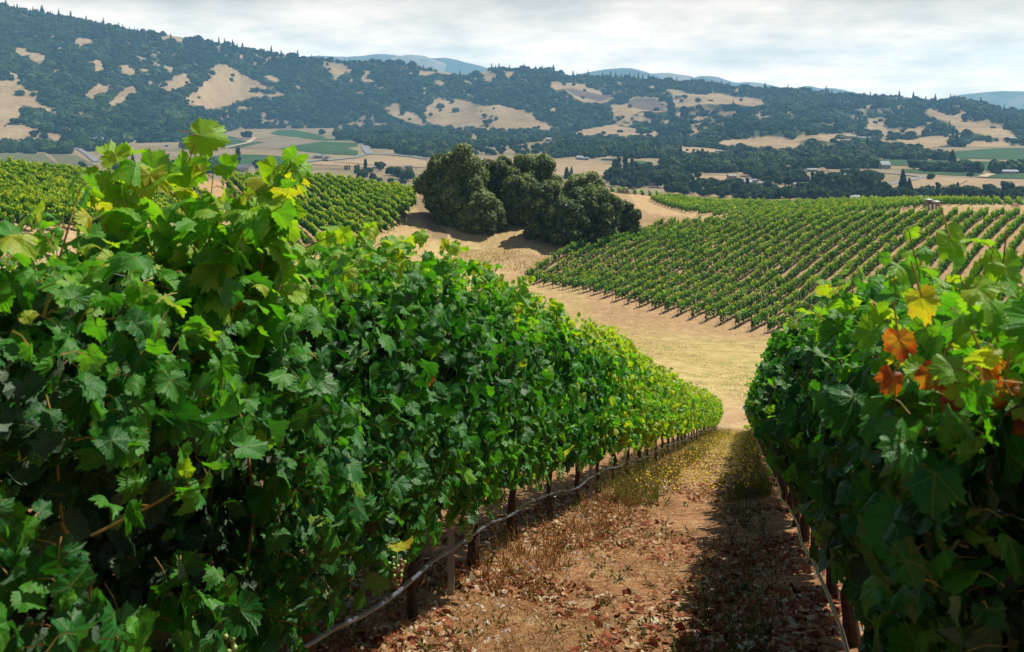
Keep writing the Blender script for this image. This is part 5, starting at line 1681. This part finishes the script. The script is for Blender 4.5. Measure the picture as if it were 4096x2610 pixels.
def shoot(gl, gc, P0, dirv, length, r, lod, droop=0.25, s0=0.07, tint=0.62, step_=0.040):
    """a cane with alternate stalked leaves, growing smaller and yellower to the tip"""
    n = max(3, int(length / step_))
    pts = [np.array(P0, float)]
    d = unit(np.array(dirv, float))
    bend = r.normal(0, 0.10, 3)
    for k in range(n):
        d = unit(d + bend * 0.35 + np.array([0, 0, -droop * 0.10 * k / n]) + r.normal(0, 0.05, 3))
        pts.append(pts[-1] + d * length / n)
    pts = np.array(pts)
    gc.tube(pts, np.linspace(0.0042, 0.0016, len(pts)), 5 if lod == 0 else 3, cap=False)
    LP_, LN, LT, LS, LC = [], [], [], [], []
    side = unit(np.cross(d, UP) + 1e-6)
    for k in range(1, len(pts)):
        f = k / (len(pts) - 1)
        sd = side * (1 if k % 2 else -1) + r.normal(0, 0.45, 3)
        pl = 0.06 * (1 - 0.5 * f) * r.uniform(0.6, 1.3)
        q = pts[k] + unit(sd + np.array([0, 0, 0.35])) * pl
        gc.tube([pts[k], (pts[k] + q) / 2 + np.array([0, 0, 0.006]), q], 0.0014, 3, cap=False)
        LP_.append(q)
        LN.append(np.array([0, 0, 0.8]) + 0.5 * sd + r.normal(0, 0.45, 3))
        LT.append(sd + np.array([0, 0, -0.55 + 0.5 * f]) + r.normal(0, 0.3, 3))
        LS.append(s0 * (1.12 - 0.60 * f) * r.uniform(0.75, 1.2))
        LC.append(tint + 0.14 * f + r.normal(0, 0.07))
    LP_, LN, LT = np.array(LP_), np.array(LN), np.array(LT)
    add_leaves(gl, (L0, L1, L2)[lod], LP_, frames(unit(LN), LT), np.array(LS), np.clip(np.array(LC), 0.3, 0.84), r)
    return pts


def grapevine(row, y, half, lod, label, group, seed):
    r = np.random.default_rng(seed)
    x = float(rowx(row, y))
    zg = float(tz(np.array([x]), np.array([y]))[0])
    base = np.array([x, y, zg])
    t = thing('grapevine', base, label, 'grapevine', group)
    HT_ = {'left': HT_L, 'second': HT_S, 'right': HT_R}[row]
    slope = -0.317
    cl = math.sqrt(1 + SL * SL)

    def at(a, lat, h):
        """a along the row (in y metres), lat to the right, h above the ground under the row"""
        a = np.asarray(a, float)
        return np.stack([a * SL + lat * RNRM[0], a + lat * RNRM[1], a * slope + h + 0 * a], -1)
    # trunk and cordon
    if row != 'second':
        k = 6 if lod < 2 else 4
        hh = np.linspace(-0.08, 0.72, 8)
        g = MB()
        g.tube(np.stack([r.normal(0, 0.010, 8), r.normal(0, 0.010, 8), hh], 1), np.interp(hh, [-0.08, 0, 0.1, 0.6, 0.72], [0.055, 0.05, 0.034, 0.030, 0.042]) * r.uniform(0.85, 1.2) * (1 + 0.12 * r.normal(0, 1, 8)), k + 3)
        g.link('trunk', M_BARK, t)
        g = MB()
        for sg in (-1, 1):
            aa = np.linspace(0, half * sg, 6)
            g.tube(at(aa, r.normal(0, 0.012, 6), 0.70 + 0.03 * np.abs(aa) / half + r.normal(0, 0.012, 6)), np.linspace(0.026, 0.015, 6), k + 1)
        g.link('cordon', M_BARK, t)
    gl, gc = MB(), MB()
    per_m = {0: 1180, 1: 720, 2: 440}[lod] * (0.75 if row == 'second' else float(np.interp(y, [2.4, 6], [1.5, 1.0])))
    n = int(per_m * 2 * half * cl)
    a = r.uniform(-half - 0.12, half + 0.12, n)
    H = np.interp(y + a, HT_[:, 0], HT_[:, 1]) + 0.10 * vnoise((y + a) * 2.2, 0 * a + seed * 0.01, 3) + 0.06 * vnoise((y + a) * 5.5, 0 * a, 7)
    bot = np.interp(y + a, [2, 4.2, 5.4], [0.25, 0.42, 0.57] if row != 'right' else [0.42, 0.50, 0.56]) + 0.10 * vnoise((y + a) * 2.7, 0 * a + 3.3, 5)
    lowleaf = 1.0
    hz = bot + (H - bot) * r.beta(1.1, 1.0, n)
    rel = (hz - bot) / (H - bot)
    wid = np.interp(rel, [0, 0.4, 1.0], [0.24, 0.40, 0.38]) if row != 'right' else np.interp(rel, [0, 0.45, 1.0], [0.10, 0.32, 0.34]) * np.interp(y + a, [1.5, 4, 7], [0.55, 0.75, 1.0])
    prof = wid * np.sqrt(np.clip(1 - (np.abs(rel - 0.45) / 0.62) ** 2.6, 0.03, 1)) + 0.08 * vnoise((y + a) * 3.1, hz * 3.1, 11)
    side = np.where(r.uniform(0, 1, n) < 0.5, -1.0, 1.0)
    lat = side * np.clip(prof - np.abs(r.exponential(0.085, n)) + r.normal(0, 0.03, n), -0.1, 0.6)
    P = at(a, lat, hz)
    if lod < 2 and row != 'second':                          # hollows between the leaf clumps
        holes = vnoise((y + a) * 4.2, hz * 4.2 + 9 * side, 17) > (0.36 if lod == 0 else 0.52)
        kp = ~(holes & (np.abs(lat) > 0.16) & (rel < 0.86))
        a, hz, rel, side, lat, P, H = a[kp], hz[kp], rel[kp], side[kp], lat[kp], P[kp], H[kp]
        n = len(a)
    topw = np.clip((rel - 0.72) / 0.28, 0, 1)
    nrm = side[:, None] * RNRM[None] * (0.95 * (1 - topw))[:, None] + np.array([0, 0, 1.0])[None] * (0.42 + 0.75 * topw)[:, None] + r.normal(0, 0.70, (n, 3))
    tip = np.array([0, 0, -1.0])[None] * (1 - 0.6 * topw)[:, None] + side[:, None] * RNRM[None] * 0.35 + r.normal(0, 0.62, (n, 3))
    R = frames(nrm, tip)
    S = leaf_size(n, r, {0: 0.058, 1: 0.065, 2: 0.074}[lod] * float(np.interp(y, [2.4, 6], [0.74, 1.0]))) * (1 - 0.25 * topw)
    yy = np.clip((y - 5.5) / 15, 0, 1)
    tint = (0.20 if row == 'left' else 0.14) + 0.34 * r.uniform(0, 1, n) + 0.30 * topw + 0.34 * yy * (1 if row == 'left' else 0.3) + 0.10 * vnoise((y + a) * 1.3, hz * 1.3, 23)  # left row yellower with distance: sunlight put into the leaf tint
    young = r.uniform(0, 1, n) < (0.05 + 0.16 * yy * (row == 'left'))  # young leaves, plus more sun-yellow ones painted along the left row
    tint[young] += r.uniform(0.15, 0.35, young.sum())
    tint = np.clip(tint, 0.0, 0.80)
    old = r.uniform(0, 1, n) < 0.001 + 0.004 * (rel < 0.25)
    tint[old] = r.uniform(0.84, 1.0, old.sum())
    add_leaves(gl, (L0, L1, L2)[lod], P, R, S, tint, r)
    ni = int({0: 330, 1: 220, 2: 60}[lod] * (1.8 if row == 'right' or y < 5 else 1.0) * 2 * half * cl)          # added inner leaves; hedge shade put into their dark tint
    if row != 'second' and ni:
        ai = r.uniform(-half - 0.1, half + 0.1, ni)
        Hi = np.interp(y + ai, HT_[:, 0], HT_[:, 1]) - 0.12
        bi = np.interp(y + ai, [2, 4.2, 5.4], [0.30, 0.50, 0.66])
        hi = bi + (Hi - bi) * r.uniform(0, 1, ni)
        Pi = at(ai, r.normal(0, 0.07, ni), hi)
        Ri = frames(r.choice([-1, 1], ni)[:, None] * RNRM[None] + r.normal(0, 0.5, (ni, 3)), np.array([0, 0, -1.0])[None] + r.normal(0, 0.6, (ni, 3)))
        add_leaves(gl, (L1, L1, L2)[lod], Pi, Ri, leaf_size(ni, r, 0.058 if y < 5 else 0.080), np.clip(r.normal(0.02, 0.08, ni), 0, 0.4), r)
    if lod == 0:
        s = r.uniform(0, 1, n) < 0.55                       # leaf stalks
        for q, m, ti in zip(P[s], nrm[s], tip[s]):
            e = q - unit(ti) * 0.05 - unit(m) * 0.045
            gc.tube([q, (q + e) / 2 + np.array([0, 0, 0.008]), e], 0.0015, 3, cap=False)
    if lod < 2:
        for k in range(int(11 if lod == 0 else 6)):          # canes rising through the hedge
            a0 = r.uniform(-half, half)
            hh = np.linspace(0.72, float(np.interp(y + a0, HT_[:, 0], HT_[:, 1])) * r.uniform(0.7, 1.0), 6)
            gc.tube(at(a0 + np.cumsum(r.normal(0, 0.02, 6)), np.cumsum(r.normal(0, 0.035, 6)) + r.uniform(-0.1, 0.1), hh), np.linspace(0.0055, 0.003, 6), 5 if lod == 0 else 3, cap=False)
    nsh = {0: 9, 1: 7, 2: 4}[lod]
    for k in range(nsh):                                     # shoots breaking out of the top and sides
        a0 = r.uniform(-half, half)
        H0 = float(np.interp(y + a0, HT_[:, 0], HT_[:, 1]))
        if k % 3 == 2 and not (row == 'right' and y < 5):
            sg = r.choice([-1, 1])
            p0 = at(a0, sg * 0.26, H0 * r.uniform(0.45, 0.9))
            dv = RNRM * sg * 0.9 + RDIR * r.normal(0, 0.5) + UP * 0.35
            shoot(gl, gc, p0, dv, r.uniform(0.18, 0.34), r, lod, 1.2, 0.055, 0.52)
        else:
            p0 = at(a0, r.uniform(-0.15, 0.15), H0 - 0.18)
            dv = UP + RDIR * r.normal(0, 0.4) + RNRM * r.normal(0, 0.35)
            shoot(gl, gc, p0, dv, r.uniform(0.20, 0.32) if (row == 'left' and y < 10) else r.uniform(0.22, 0.42), r, lod, 0.5, 0.06, 0.56)
    for (rw, ya, lat_, h0, dv, ln, s0, tn) in HEROES:
        if rw == row and abs(ya - y) <= half:
            shoot(gl, gc, at(ya - y, lat_, h0), dv, ln, r, lod, 0.35, s0 * 1.12, tn, 0.030)
    for (rw, ya, lat_, h, nn, dd, tl, sz, tn) in HLEAVES:
        if rw == row and (abs(ya - y) <= half or (row == 'right' and y < 2.5 and ya < y)):
            q = at(np.array([ya - y]), lat_, h)
            add_leaves(gl, L0, q, frames(np.array([nn], float), np.array([tl], float)), np.array([sz]), np.array([tn]), r)
            e = q[0] - unit(np.array(tl, float)) * 0.07
            gc.tube([q[0], e], 0.002, 4)
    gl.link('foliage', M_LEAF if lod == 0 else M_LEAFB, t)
    if gc.n:
        tag(gc.link('cane', M_CANE, t), kind='stuff')
    if lod == 0 and row == 'left' and y < 11.5:
        for k in range(4):
            a0 = r.uniform(-half, half)
            grape_cluster(at(a0, r.uniform(0.10, 0.30), r.uniform(0.50, 0.66)), r, t)
    elif lod <= 1 and row == 'left':
        for k in range(1):
            grape_cluster(at(r.uniform(-half, half), r.uniform(0.1, 0.28), r.uniform(0.48, 0.62)), r, t)
    return t


# tall shoots that stand out of the hedge: row, y, lateral, start height, direction, length, leaf size, tint
HEROES = [('left', 2.80, 0.05, 1.55, (-0.35, -0.05, 1.0), 0.44, 0.085, 0.58), ('left', 2.92, 0.10, 1.58, (0.0, -0.1, 1.0), 0.52, 0.088, 0.62), ('left', 3.05, 0.16, 1.60, (0.35, -0.1, 1.0), 0.48, 0.086, 0.60), ('left', 2.86, 0.18, 1.50, (0.1, -0.2, 0.9), 0.42, 0.085, 0.56), ('left', 2.75, 0.0, 1.52, (-0.6, 0, 0.8), 0.36, 0.08, 0.54),
          ('left', 2.95, 0.05, 1.35, (-0.10, -0.05, 1.0), 0.64, 0.074, 0.60), ('left', 3.04, 0.12, 1.35, (0.22, 0.05, 1.0), 0.57, 0.074, 0.58), ('left', 2.89, -0.05, 1.35, (-0.30, 0.0, 1.0), 0.45, 0.07, 0.58), ('left', 3.08, 0.1, 1.30, (0.32, 0.0, 0.85), 0.43, 0.075, 0.55),
          ('left', 2.99, 0.08, 1.30, (0.05, -0.1, 1.0), 0.47, 0.078, 0.58),
          ('left', 2.68, 0.05, 1.32, (-0.25, -0.05, 1.0), 0.36, 0.085, 0.56), ('left', 2.78, 0.12, 1.32, (0.05, -0.1, 1.0), 0.43, 0.085, 0.56), ('left', 2.85, 0.15, 1.32, (0.2, -0.1, 1.0), 0.52, 0.085, 0.60), ('left', 3.00, 0.2, 1.40, (0.1, -0.1, 1.0), 0.57, 0.088, 0.62),
          ('left', 3.13, 0.10, 1.40, (0.0, -0.1, 1.0), 0.34, 0.085, 0.58), ('left', 3.18, 0.15, 1.40, (0.1, -0.1, 1.0), 0.24, 0.085, 0.56), ('left', 3.15, 0.0, 1.40, (-0.1, 0.0, 1.0), 0.48, 0.082, 0.60), ('left', 2.94, 0.1, 1.40, (-0.15, 0, 1.0), 0.53, 0.08, 0.62),
          ('left', 3.79, 0.05, 1.53, (0.05, 0.0, 1.0), 0.27, 0.07, 0.58), ('left', 3.92, 0.1, 1.53, (0.3, 0.0, 0.9), 0.22, 0.075, 0.55), ('left', 4.98, 0.05, 1.79, (0.1, 0, 1.0), 0.44, 0.07, 0.62), ('left', 4.74, 0.0, 1.74, (-0.3, 0, 0.9), 0.36, 0.07, 0.60),
          ('left', 5.68, 0.1, 1.87, (0.4, 0, 0.8), 0.36, 0.075, 0.60), ('left', 7.16, 0.12, 1.90, (0.65, 0, 0.35), 0.34, 0.085, 0.62), ('left', 8.85, 0.05, 2.05, (0.15, 0, 1.0), 0.44, 0.075, 0.62), ('left', 8.66, 0.0, 1.99, (-0.2, 0, 1.0), 0.36, 0.072, 0.60),
          ('left', 9.30, 0.1, 2.00, (0.3, 0, 0.9), 0.34, 0.07, 0.60),
          ('right', 2.05, -0.05, 1.12, (0.05, -0.05, 1.0), 0.44, 0.066, 0.60), ('right', 1.95, -0.12, 1.10, (-0.2, -0.05, 1.0), 0.36, 0.066, 0.60), ('right', 2.25, -0.12, 1.2, (-0.25, 0.0, 0.9), 0.34, 0.066, 0.58), ('right', 1.80, -0.02, 1.15, (0.1, 0, 1.0), 0.34, 0.066, 0.60),
          ('right', 2.9, -0.05, 1.36, (-0.1, 0, 1.0), 0.34, 0.07, 0.66), ('right', 3.4, -0.08, 1.42, (-0.3, 0, 0.8), 0.3, 0.07, 0.62), ('right', 4.4, -0.05, 1.58, (-0.2, 0, 1), 0.28, 0.07, 0.62), ('right', 1.65, -0.1, 0.95, (-0.5, -0.1, 0.6), 0.26, 0.08, 0.64)]
# single leaves that catch the eye: row, y, lateral, height, normal, -, tip direction, size, tint
HLEAVES = [('right', 1.77, -0.24, 1.34, (-0.4, -1.0, 0.3), 0, (0.1, -0.1, -1.0), 0.040, 0.94), ('right', 1.77, -0.18, 1.28, (-0.2, -1.0, 0.4), 0, (-0.5, 0.1, -1.0), 0.038, 0.96), ('right', 1.73, -0.10, 1.30, (0.2, -1.0, 0.3), 0, (0.4, 0.1, -0.9), 0.040, 0.92),
           ('right', 1.73, -0.07, 1.26, (-0.1, -1.0, 0.3), 0, (-0.2, 0, -1.0), 0.040, 0.95), ('right', 1.77, -0.20, 1.42, (-0.5, -1, 0.6), 0, (0.3, 0, -1.0), 0.040, 0.87), ('right', 1.79, -0.25, 1.27, (0.3, -1, 0.5), 0, (-0.6, 0, -1), 0.036, 0.955),
           ('right', 1.74, -0.15, 1.23, (0.0, -1.0, 0.5), 0, (0.1, 0, -1.0), 0.034, 0.95), ('right', 1.73, -0.04, 1.21, (-0.3, -1.0, 0.2), 0, (0.5, 0, -1.0), 0.036, 0.965), ('right', 1.73, -0.02, 1.16, (0.2, -0.8, 0.7), 0, (0.5, -0.3, -0.5), 0.085, 0.50),
           ('right', 1.73, 0.00, 1.38, (0.2, -0.8, 0.7), 0, (-0.4, -0.3, -0.5), 0.075, 0.58), ('right', 2.15, -0.08, 1.60, (0.3, -1.0, 0.5), 0, (0.3, 0.0, -1.0), 0.060, 0.70), ('right', 2.12, 0.02, 1.54, (0.2, -1.0, 0.2), 0, (-0.1, 0, -1.0), 0.066, 0.66),
           ('left', 3.04, 0.02, 2.05, (0.2, -1.0, 0.3), 0, (0.9, 0.1, -0.25), 0.085, 0.72), ('left', 3.00, 0.0, 1.95, (-0.1, -1.0, 0.1), 0, (-0.3, 0, -0.9), 0.08, 0.66), ('left', 3.22, 0.25, 1.73, (0.1, -1.0, 0.2), 0, (0.5, 0, -1.0), 0.09, 0.66), ('left', 3.06, 0.3, 1.83, (0.0, -1, 0.3), 0, (0.4, 0, -0.9), 0.06, 0.72),
           ('left', 7.22, 0.42, 2.07, (0.1, -1.0, 0.3), 0, (0.5, 0, -1.0), 0.10, 0.66), ('left', 4.74, 0.30, 1.39, (0.2, -1.0, 0.3), 0, (0, 0, -1), 0.05, 0.97)]

k = 0
for y in np.arange(2.34, 61.5, 1.70):
    lod = 0 if y < 9.6 else (1 if y < 22 else 2)
    lab = 'grapevine in the hedge row left of the alley, %s vine from the camera' % ordinal(k)
    grapevine('left', float(y), 0.85, lod, lab, 'grapevines of the row left of the alley', 3000 + k)
    k += 1
k = 0
for y in np.arange(2.42, 61.5, 1.35):
    lod = 0 if y < 8.6 else (1 if y < 20 else 2)
    lab = 'grapevine in the hedge row right of the alley, %s vine from the camera' % ordinal(k)
    grapevine('right', float(y), 0.675, lod, lab, 'grapevines of the row right of the alley', 4000 + k)
    k += 1
k = 0
for y in np.arange(4.6, 61.5, 1.35):
    lod = 1 if y < 14 else 2
    lab = 'grapevine in the second row behind the left hedge, %s vine from the camera' % ordinal(k)
    grapevine('second', float(y), 0.675, lod, lab, 'grapevines of the second row on the left', 5000 + k)
    k += 1

# ------------------------------------------------------------------ posts, wires and hoses of the near rows
for row, y0 in (('left', 6.5), ('right', 2.9), ('second', 1.0)):
    j = 0
    for y in np.arange(y0, 62, 6.8):
        x = float(rowx(row, y)) + 0.05
        z = float(tz(np.array([x]), np.array([y]))[0])
        if row == 'second' and y > 20:
            break
        h = {'left': 2.12, 'second': 2.05, 'right': float(np.interp(y, HT_R[:, 0], HT_R[:, 1]))}[row]
        t = thing('trellis_post', (x, y, z), 'grey steel post in the row %s, %s from the camera' % ({'left': 'left of the alley', 'right': 'right of the alley', 'second': 'behind the left hedge'}[row], ordinal(j)), 'post', 'steel posts of the near rows')
        g = MB()
        g.box((0, 0, h / 2 - 0.15), (0.045, 0.012, h + 0.3))
        g.box((0, 0.0185, h / 2 - 0.15), (0.012, 0.025, h + 0.3))
        g.link('post', M_STEEL, t)
        for q in (0.45, 0.8, 1.2, 1.6, 1.95):
            if q < h:
                g = MB()
                g.box((0, -0.012, q), (0.055, 0.010, 0.02))
                g.link('wire_clip', M_WIRE, t)
        j += 1
for row in ('left', 'right', 'second'):
    ys = np.arange(0.2, 62.5, 0.45)
    xs = rowx(row, ys)
    zs = tz0(xs, ys)
    for q in ((0.78, 1.15, 1.62) if row != 'right' else (0.75, 1.1)):
        if row == 'second' and q < 1.5:
            continue
        for s in ((-0.07, 0.07) if q > 1.0 else (0.0,)):
            g = MB()
            g.tube(np.stack([xs + s, ys, zs + q], 1), 0.0011, 4)
            o = g.link('trellis_wire', M_WIRE)
            tag(o, 'steel wire %s of row %s' % ('at %d cm on the %s side' % (round(q * 100), 'near' if s > 0 else 'far') if s else 'carrying the vine arms', {'left': 'left of the alley', 'right': 'right of the alley', 'second': 'behind the left hedge'}[row]), 'wire', 'trellis wires of the near rows')
    if row == 'second':
        continue
    ys = np.arange(0.2, 62.5, 0.11)
    off = 0.13 if row == 'left' else -0.16
    xs = rowx(row, ys) + off + 0.02 * np.sin(ys * 1.7)
    ph = np.mod(ys - 0.64, 1.70) / 1.70
    sag = 0.022 * (4 * (ph - 0.5) ** 2 - 1) + 0.03 * vnoise(ys * 0.7, 0 * ys, 3)
    g = MB()
    g.tube(np.stack([xs, ys, tz0(xs, ys) + 0.40 + sag], 1), 0.0105, 8)
    tag(g.link('drip_hose', M_HOSE, smooth=True), 'pale sagging drip hose under the vine row %s' % NAMES[row], 'hose')

# ------------------------------------------------------------------ ground cover of the alley
r = np.random.default_rng(99)


def ground_pts(n, y0, y1, d0, d1, pw=1.7):
    y = y0 + (y1 - y0) * r.uniform(0, 1, n) ** pw
    d = r.uniform(d0, d1, n)
    x = d + SL * y
    return np.stack([x, y, tz(x, y)], 1), d


SLN = unit(np.array([0, 0.317, 1.0]))
g = MB()
for n, a, b, dd0, dd1 in ((15000, 4.2, 30, -2.9, 0.9), (6200, 4.5, 14, -2.9, -1.2), (3600, 4.5, 14, -0.4, 0.9), (3600, 12, 62, -2.6, 0.7)):
    P, d = ground_pts(n, a, b, dd0, dd1)
    cl = vnoise(P[:, 0] * 1.4, P[:, 1] * 1.4, 41) > -0.15
    P, d = P[cl], d[cl]
    n = len(P)
    R = frames(SLN[None] + r.normal(0, 0.45, (n, 3)), r.normal(0, 1, (n, 3)) * np.array([1, 1, 0.2]))
    tint = np.clip(r.beta(1.1, 1.3, n), 0, 1)
    k = r.integers(0, len(L2), n)
    for i in range(len(L2)):
        s = k == i
        g.scatter(L2[i], P[s] + np.array([0, 0, 0.014]), R[s], (0.014 + 0.036 * r.uniform(0, 1, n) ** 1.6)[s], 0, tint=tint[s])
tag(g.link('fallen_leaves', M_LITTER), 'red and tan fallen vine leaves on the alley', kind='stuff')

BLADE = (np.array([(-0.5, 0, 0), (0.5, 0, 0), (-0.3, 0.5, 0.05), (0.3, 0.5, 0.05), (0, 1.0, 0.18)]), np.array([(0, 1, 3), (0, 3, 2), (2, 3, 4)]))


def blades(g, P, h, w, lean, tint):
    n = len(P)
    t = unit(UP[None] + r.normal(0, 1, (n, 3)) * lean[:, None] * np.array([1, 1, 0.3]))
    nm = unit(np.cross(t, r.normal(0, 1, (n, 3))))
    g.scatter(BLADE, P, frames(nm, t), np.stack([w, h, h], 1), 0, tint=tint)


g = MB()                                                     # flattened straw
for n, a, b, pw in ((32000, 4.2, 16, 1.5), (30000, 12, 62, 1.2)):
    P, d = ground_pts(n, a, b, -2.3, 0.5, pw)
    far = np.clip((P[:, 1] - 14) / 25, 0, 1)
    m = r.uniform(0, 1, n) < np.clip(0.35 + 0.9 * vnoise(P[:, 0] * 0.8, P[:, 1] * 0.8, 51) + 0.4 * far, 0, 1)
    P, d, far = P[m], d[m], far[m]
    n = len(P)
    blades(g, P + np.array([0, 0, 0.004]), r.uniform(0.05, 0.13, n), r.uniform(0.003, 0.006, n) * (1 + far * 1.5), r.uniform(1.0, 4.0, n) * (1 - 0.75 * far), np.clip(r.normal(0.22, 0.2, n) + 0.48 * far, 0, 1))
tag(g.link('dry_grass', M_STRAW), 'flattened dry straw and yellow grass in the alley', kind='stuff')

SPRIG = (np.array([(-0.22, 0, 0), (0.22, 0, 0), (0.30, 0.55, 0.05), (0, 1, 0.12), (-0.30, 0.55, 0.05)]), np.array([(0, 1, 2), (0, 2, 3), (0, 3, 4)]))


def weed_clump(gst, glf, P, h, stems, tcol, lr, spread=0.5, leafs=10):
    for k in range(stems):
        d = unit(np.array([r.normal(0, spread), r.normal(0, spread), 1.0]))
        L = h * r.uniform(0.5, 1.1)
        pts = [P + np.array([r.normal(0, 0.02), r.normal(0, 0.02), 0])]
        for q in range(4):
            d = unit(d + r.normal(0, 0.16, 3))
            pts.append(pts[-1] + d * L / 4)
        gst.tube(pts, [0.0026, 0.0022, 0.0017, 0.0013, 0.0008], 3, cap=False, tint=np.full(15, np.clip(tcol + r.normal(0, 0.08), 0, 1)))
        m = leafs
        f = r.uniform(0.1, 1.0, m)
        Q = np.stack([np.interp(f * 4, range(5), [p[c] for p in pts]) for c in range(3)], 1)
        dr = unit(r.normal(0, 1, (m, 3)) + np.array([0, 0, 0.4]))
        glf.scatter(SPRIG, Q, frames(np.cross(dr, r.normal(0, 1, (m, 3))), dr), np.full(m, lr) * r.uniform(0.5, 1.4, m), 0, tint=np.clip(tcol + r.normal(0, 0.12, m), 0, 1))


g = MB()
for n, a, b, dd0, dd1, h, tc, lr in ((90, 6.6, 15, -2.0, -1.45, 0.36, 0.78, 0.012), (46, 5.0, 22, -2.4, -1.9, 0.26, 0.42, 0.012), (55, 4.2, 16, -0.35, 0.15, 0.36, 0.26, 0.012), (300, 13, 60, -2.0, -1.3, 0.5, 0.52, 0.024),
                                     (160, 14, 60, -0.25, 0.3, 0.45, 0.40, 0.022)):
    P, d = ground_pts(n, a, b, dd0, dd1)
    for p in P:
        weed_clump(g, g, p, h * r.uniform(0.5, 1.3), 6, tc, lr)
P, d = ground_pts(150, 4.3, 40, -2.0, 0.2)
for p in P:
    weed_clump(g, g, p, 0.09 * r.uniform(0.5, 1.6), 5, 0.28, 0.018, 0.9, 7)
tag(g.link('weeds', M_GRAPE_WEED), 'wiry green and red-brown weeds along the vine rows', kind='stuff')

g = MB()                                                     # tiny yellow flowers far down the alley
P, d = ground_pts(1500, 14, 55, -1.7, 0.1, 1.2)
V, T = ICO1
n = len(P)
g.scatter((V, T), P + np.c_[np.zeros((n, 2)), r.uniform(0.1, 0.35, n)], np.tile(np.eye(3), (n, 1, 1)), r.uniform(0.010, 0.018, n))
tag(g.link('yellow_flowers', plain("yellow petals", (0.70, 0.55, 0.04), 0.8)), 'tiny yellow flowers in the grassy alley', kind='stuff')

g = MB()                                                     # clods and stones
for n, a, b, dd0, dd1, s0, s1 in ((900, 4.2, 18, -3.0, -1.3, 0.006, 0.024), (500, 4.2, 18, -0.2, 1.0, 0.006, 0.020), (500, 5, 40, -2.6, 0.8, 0.006, 0.018)):
    P, d = ground_pts(n, a, b, dd0, dd1)
    for k in range(4):
        s = np.arange(n) % 4 == k
        q = r.uniform(s0, s1, s.sum())
        g.scatter(bumpy(ICO1, 0.3, 60 + k), P[s], rz_mats(r.uniform(0, 6.28, s.sum())), np.stack([q * r.uniform(0.8, 1.6, len(q)), q, q * 0.7], 1))
tag(g.link('pebbles', M_STONE), 'clods and small stones under the vines', kind='stuff')

# tufts of dry grass on the open ground beyond the rows and on the gully bank
g = MB()
n = 60000
x, y = r.uniform(2, 60, n), r.uniform(70, 150, n)
m = (y < 128 - 0.0 + (33 - x) * 1.35) & (y > 71) & (x > 0.10 * y - 8) & (vnoise(x * 0.25, y * 0.12, 61) + 0.5 * vnoise(x * 0.9, y * 0.5, 62) > -0.1)
x, y = x[m], y[m]
P = np.stack([x, y, tz(x, y)], 1)
n = len(P)
blades(g, P, r.uniform(0.08, 0.22, n), r.uniform(0.02, 0.05, n), r.uniform(0.4, 1.5, n), np.clip(r.normal(0.60, 0.30, n), 0, 1))
n = 14000
u, v = r.uniform(430, 650, n), r.uniform(222, 272, n)
yd = np.interp(v, [222, 232, 244, 272], [212, 196, 186, 176])
x, y = (u - HU) / F * yd, yd
m = inpoly(u, v, [(450, 272), (450, 246), (500, 240), (540, 246), (580, 238), (648, 225), (640, 232), (580, 244), (540, 256), (505, 270)])
P = np.stack([x[m], y[m], tz(x[m], y[m])], 1)
n = len(P)
blades(g, P, r.uniform(0.15, 0.5, n), r.uniform(0.04, 0.09, n), r.uniform(0.2, 0.8, n), np.clip(r.normal(0.45, 0.2, n), 0, 0.85))
tag(g.link('grass_tufts', M_STRAW), 'dry grass tufts on the open ground and gully bank', kind='stuff')

# ------------------------------------------------------------------ the hazy air of the valley
m, nt, out = new_mat("valley haze")
vol = nd(nt, 'ShaderNodeVolumePrincipled', {'Color': (0.30, 0.65, 1.0, 1.0), 'Density': 0.00014, 'Anisotropy': 0.0})
nt.links.new(vol.outputs[0], out.inputs['Volume'])
g = MB()
g.box((0, 4470, 175), (12000, 9060, 524))
h = g.link('haze', m)
tag(h, 'thin blue air between the camera and the far hills', kind='stuff')
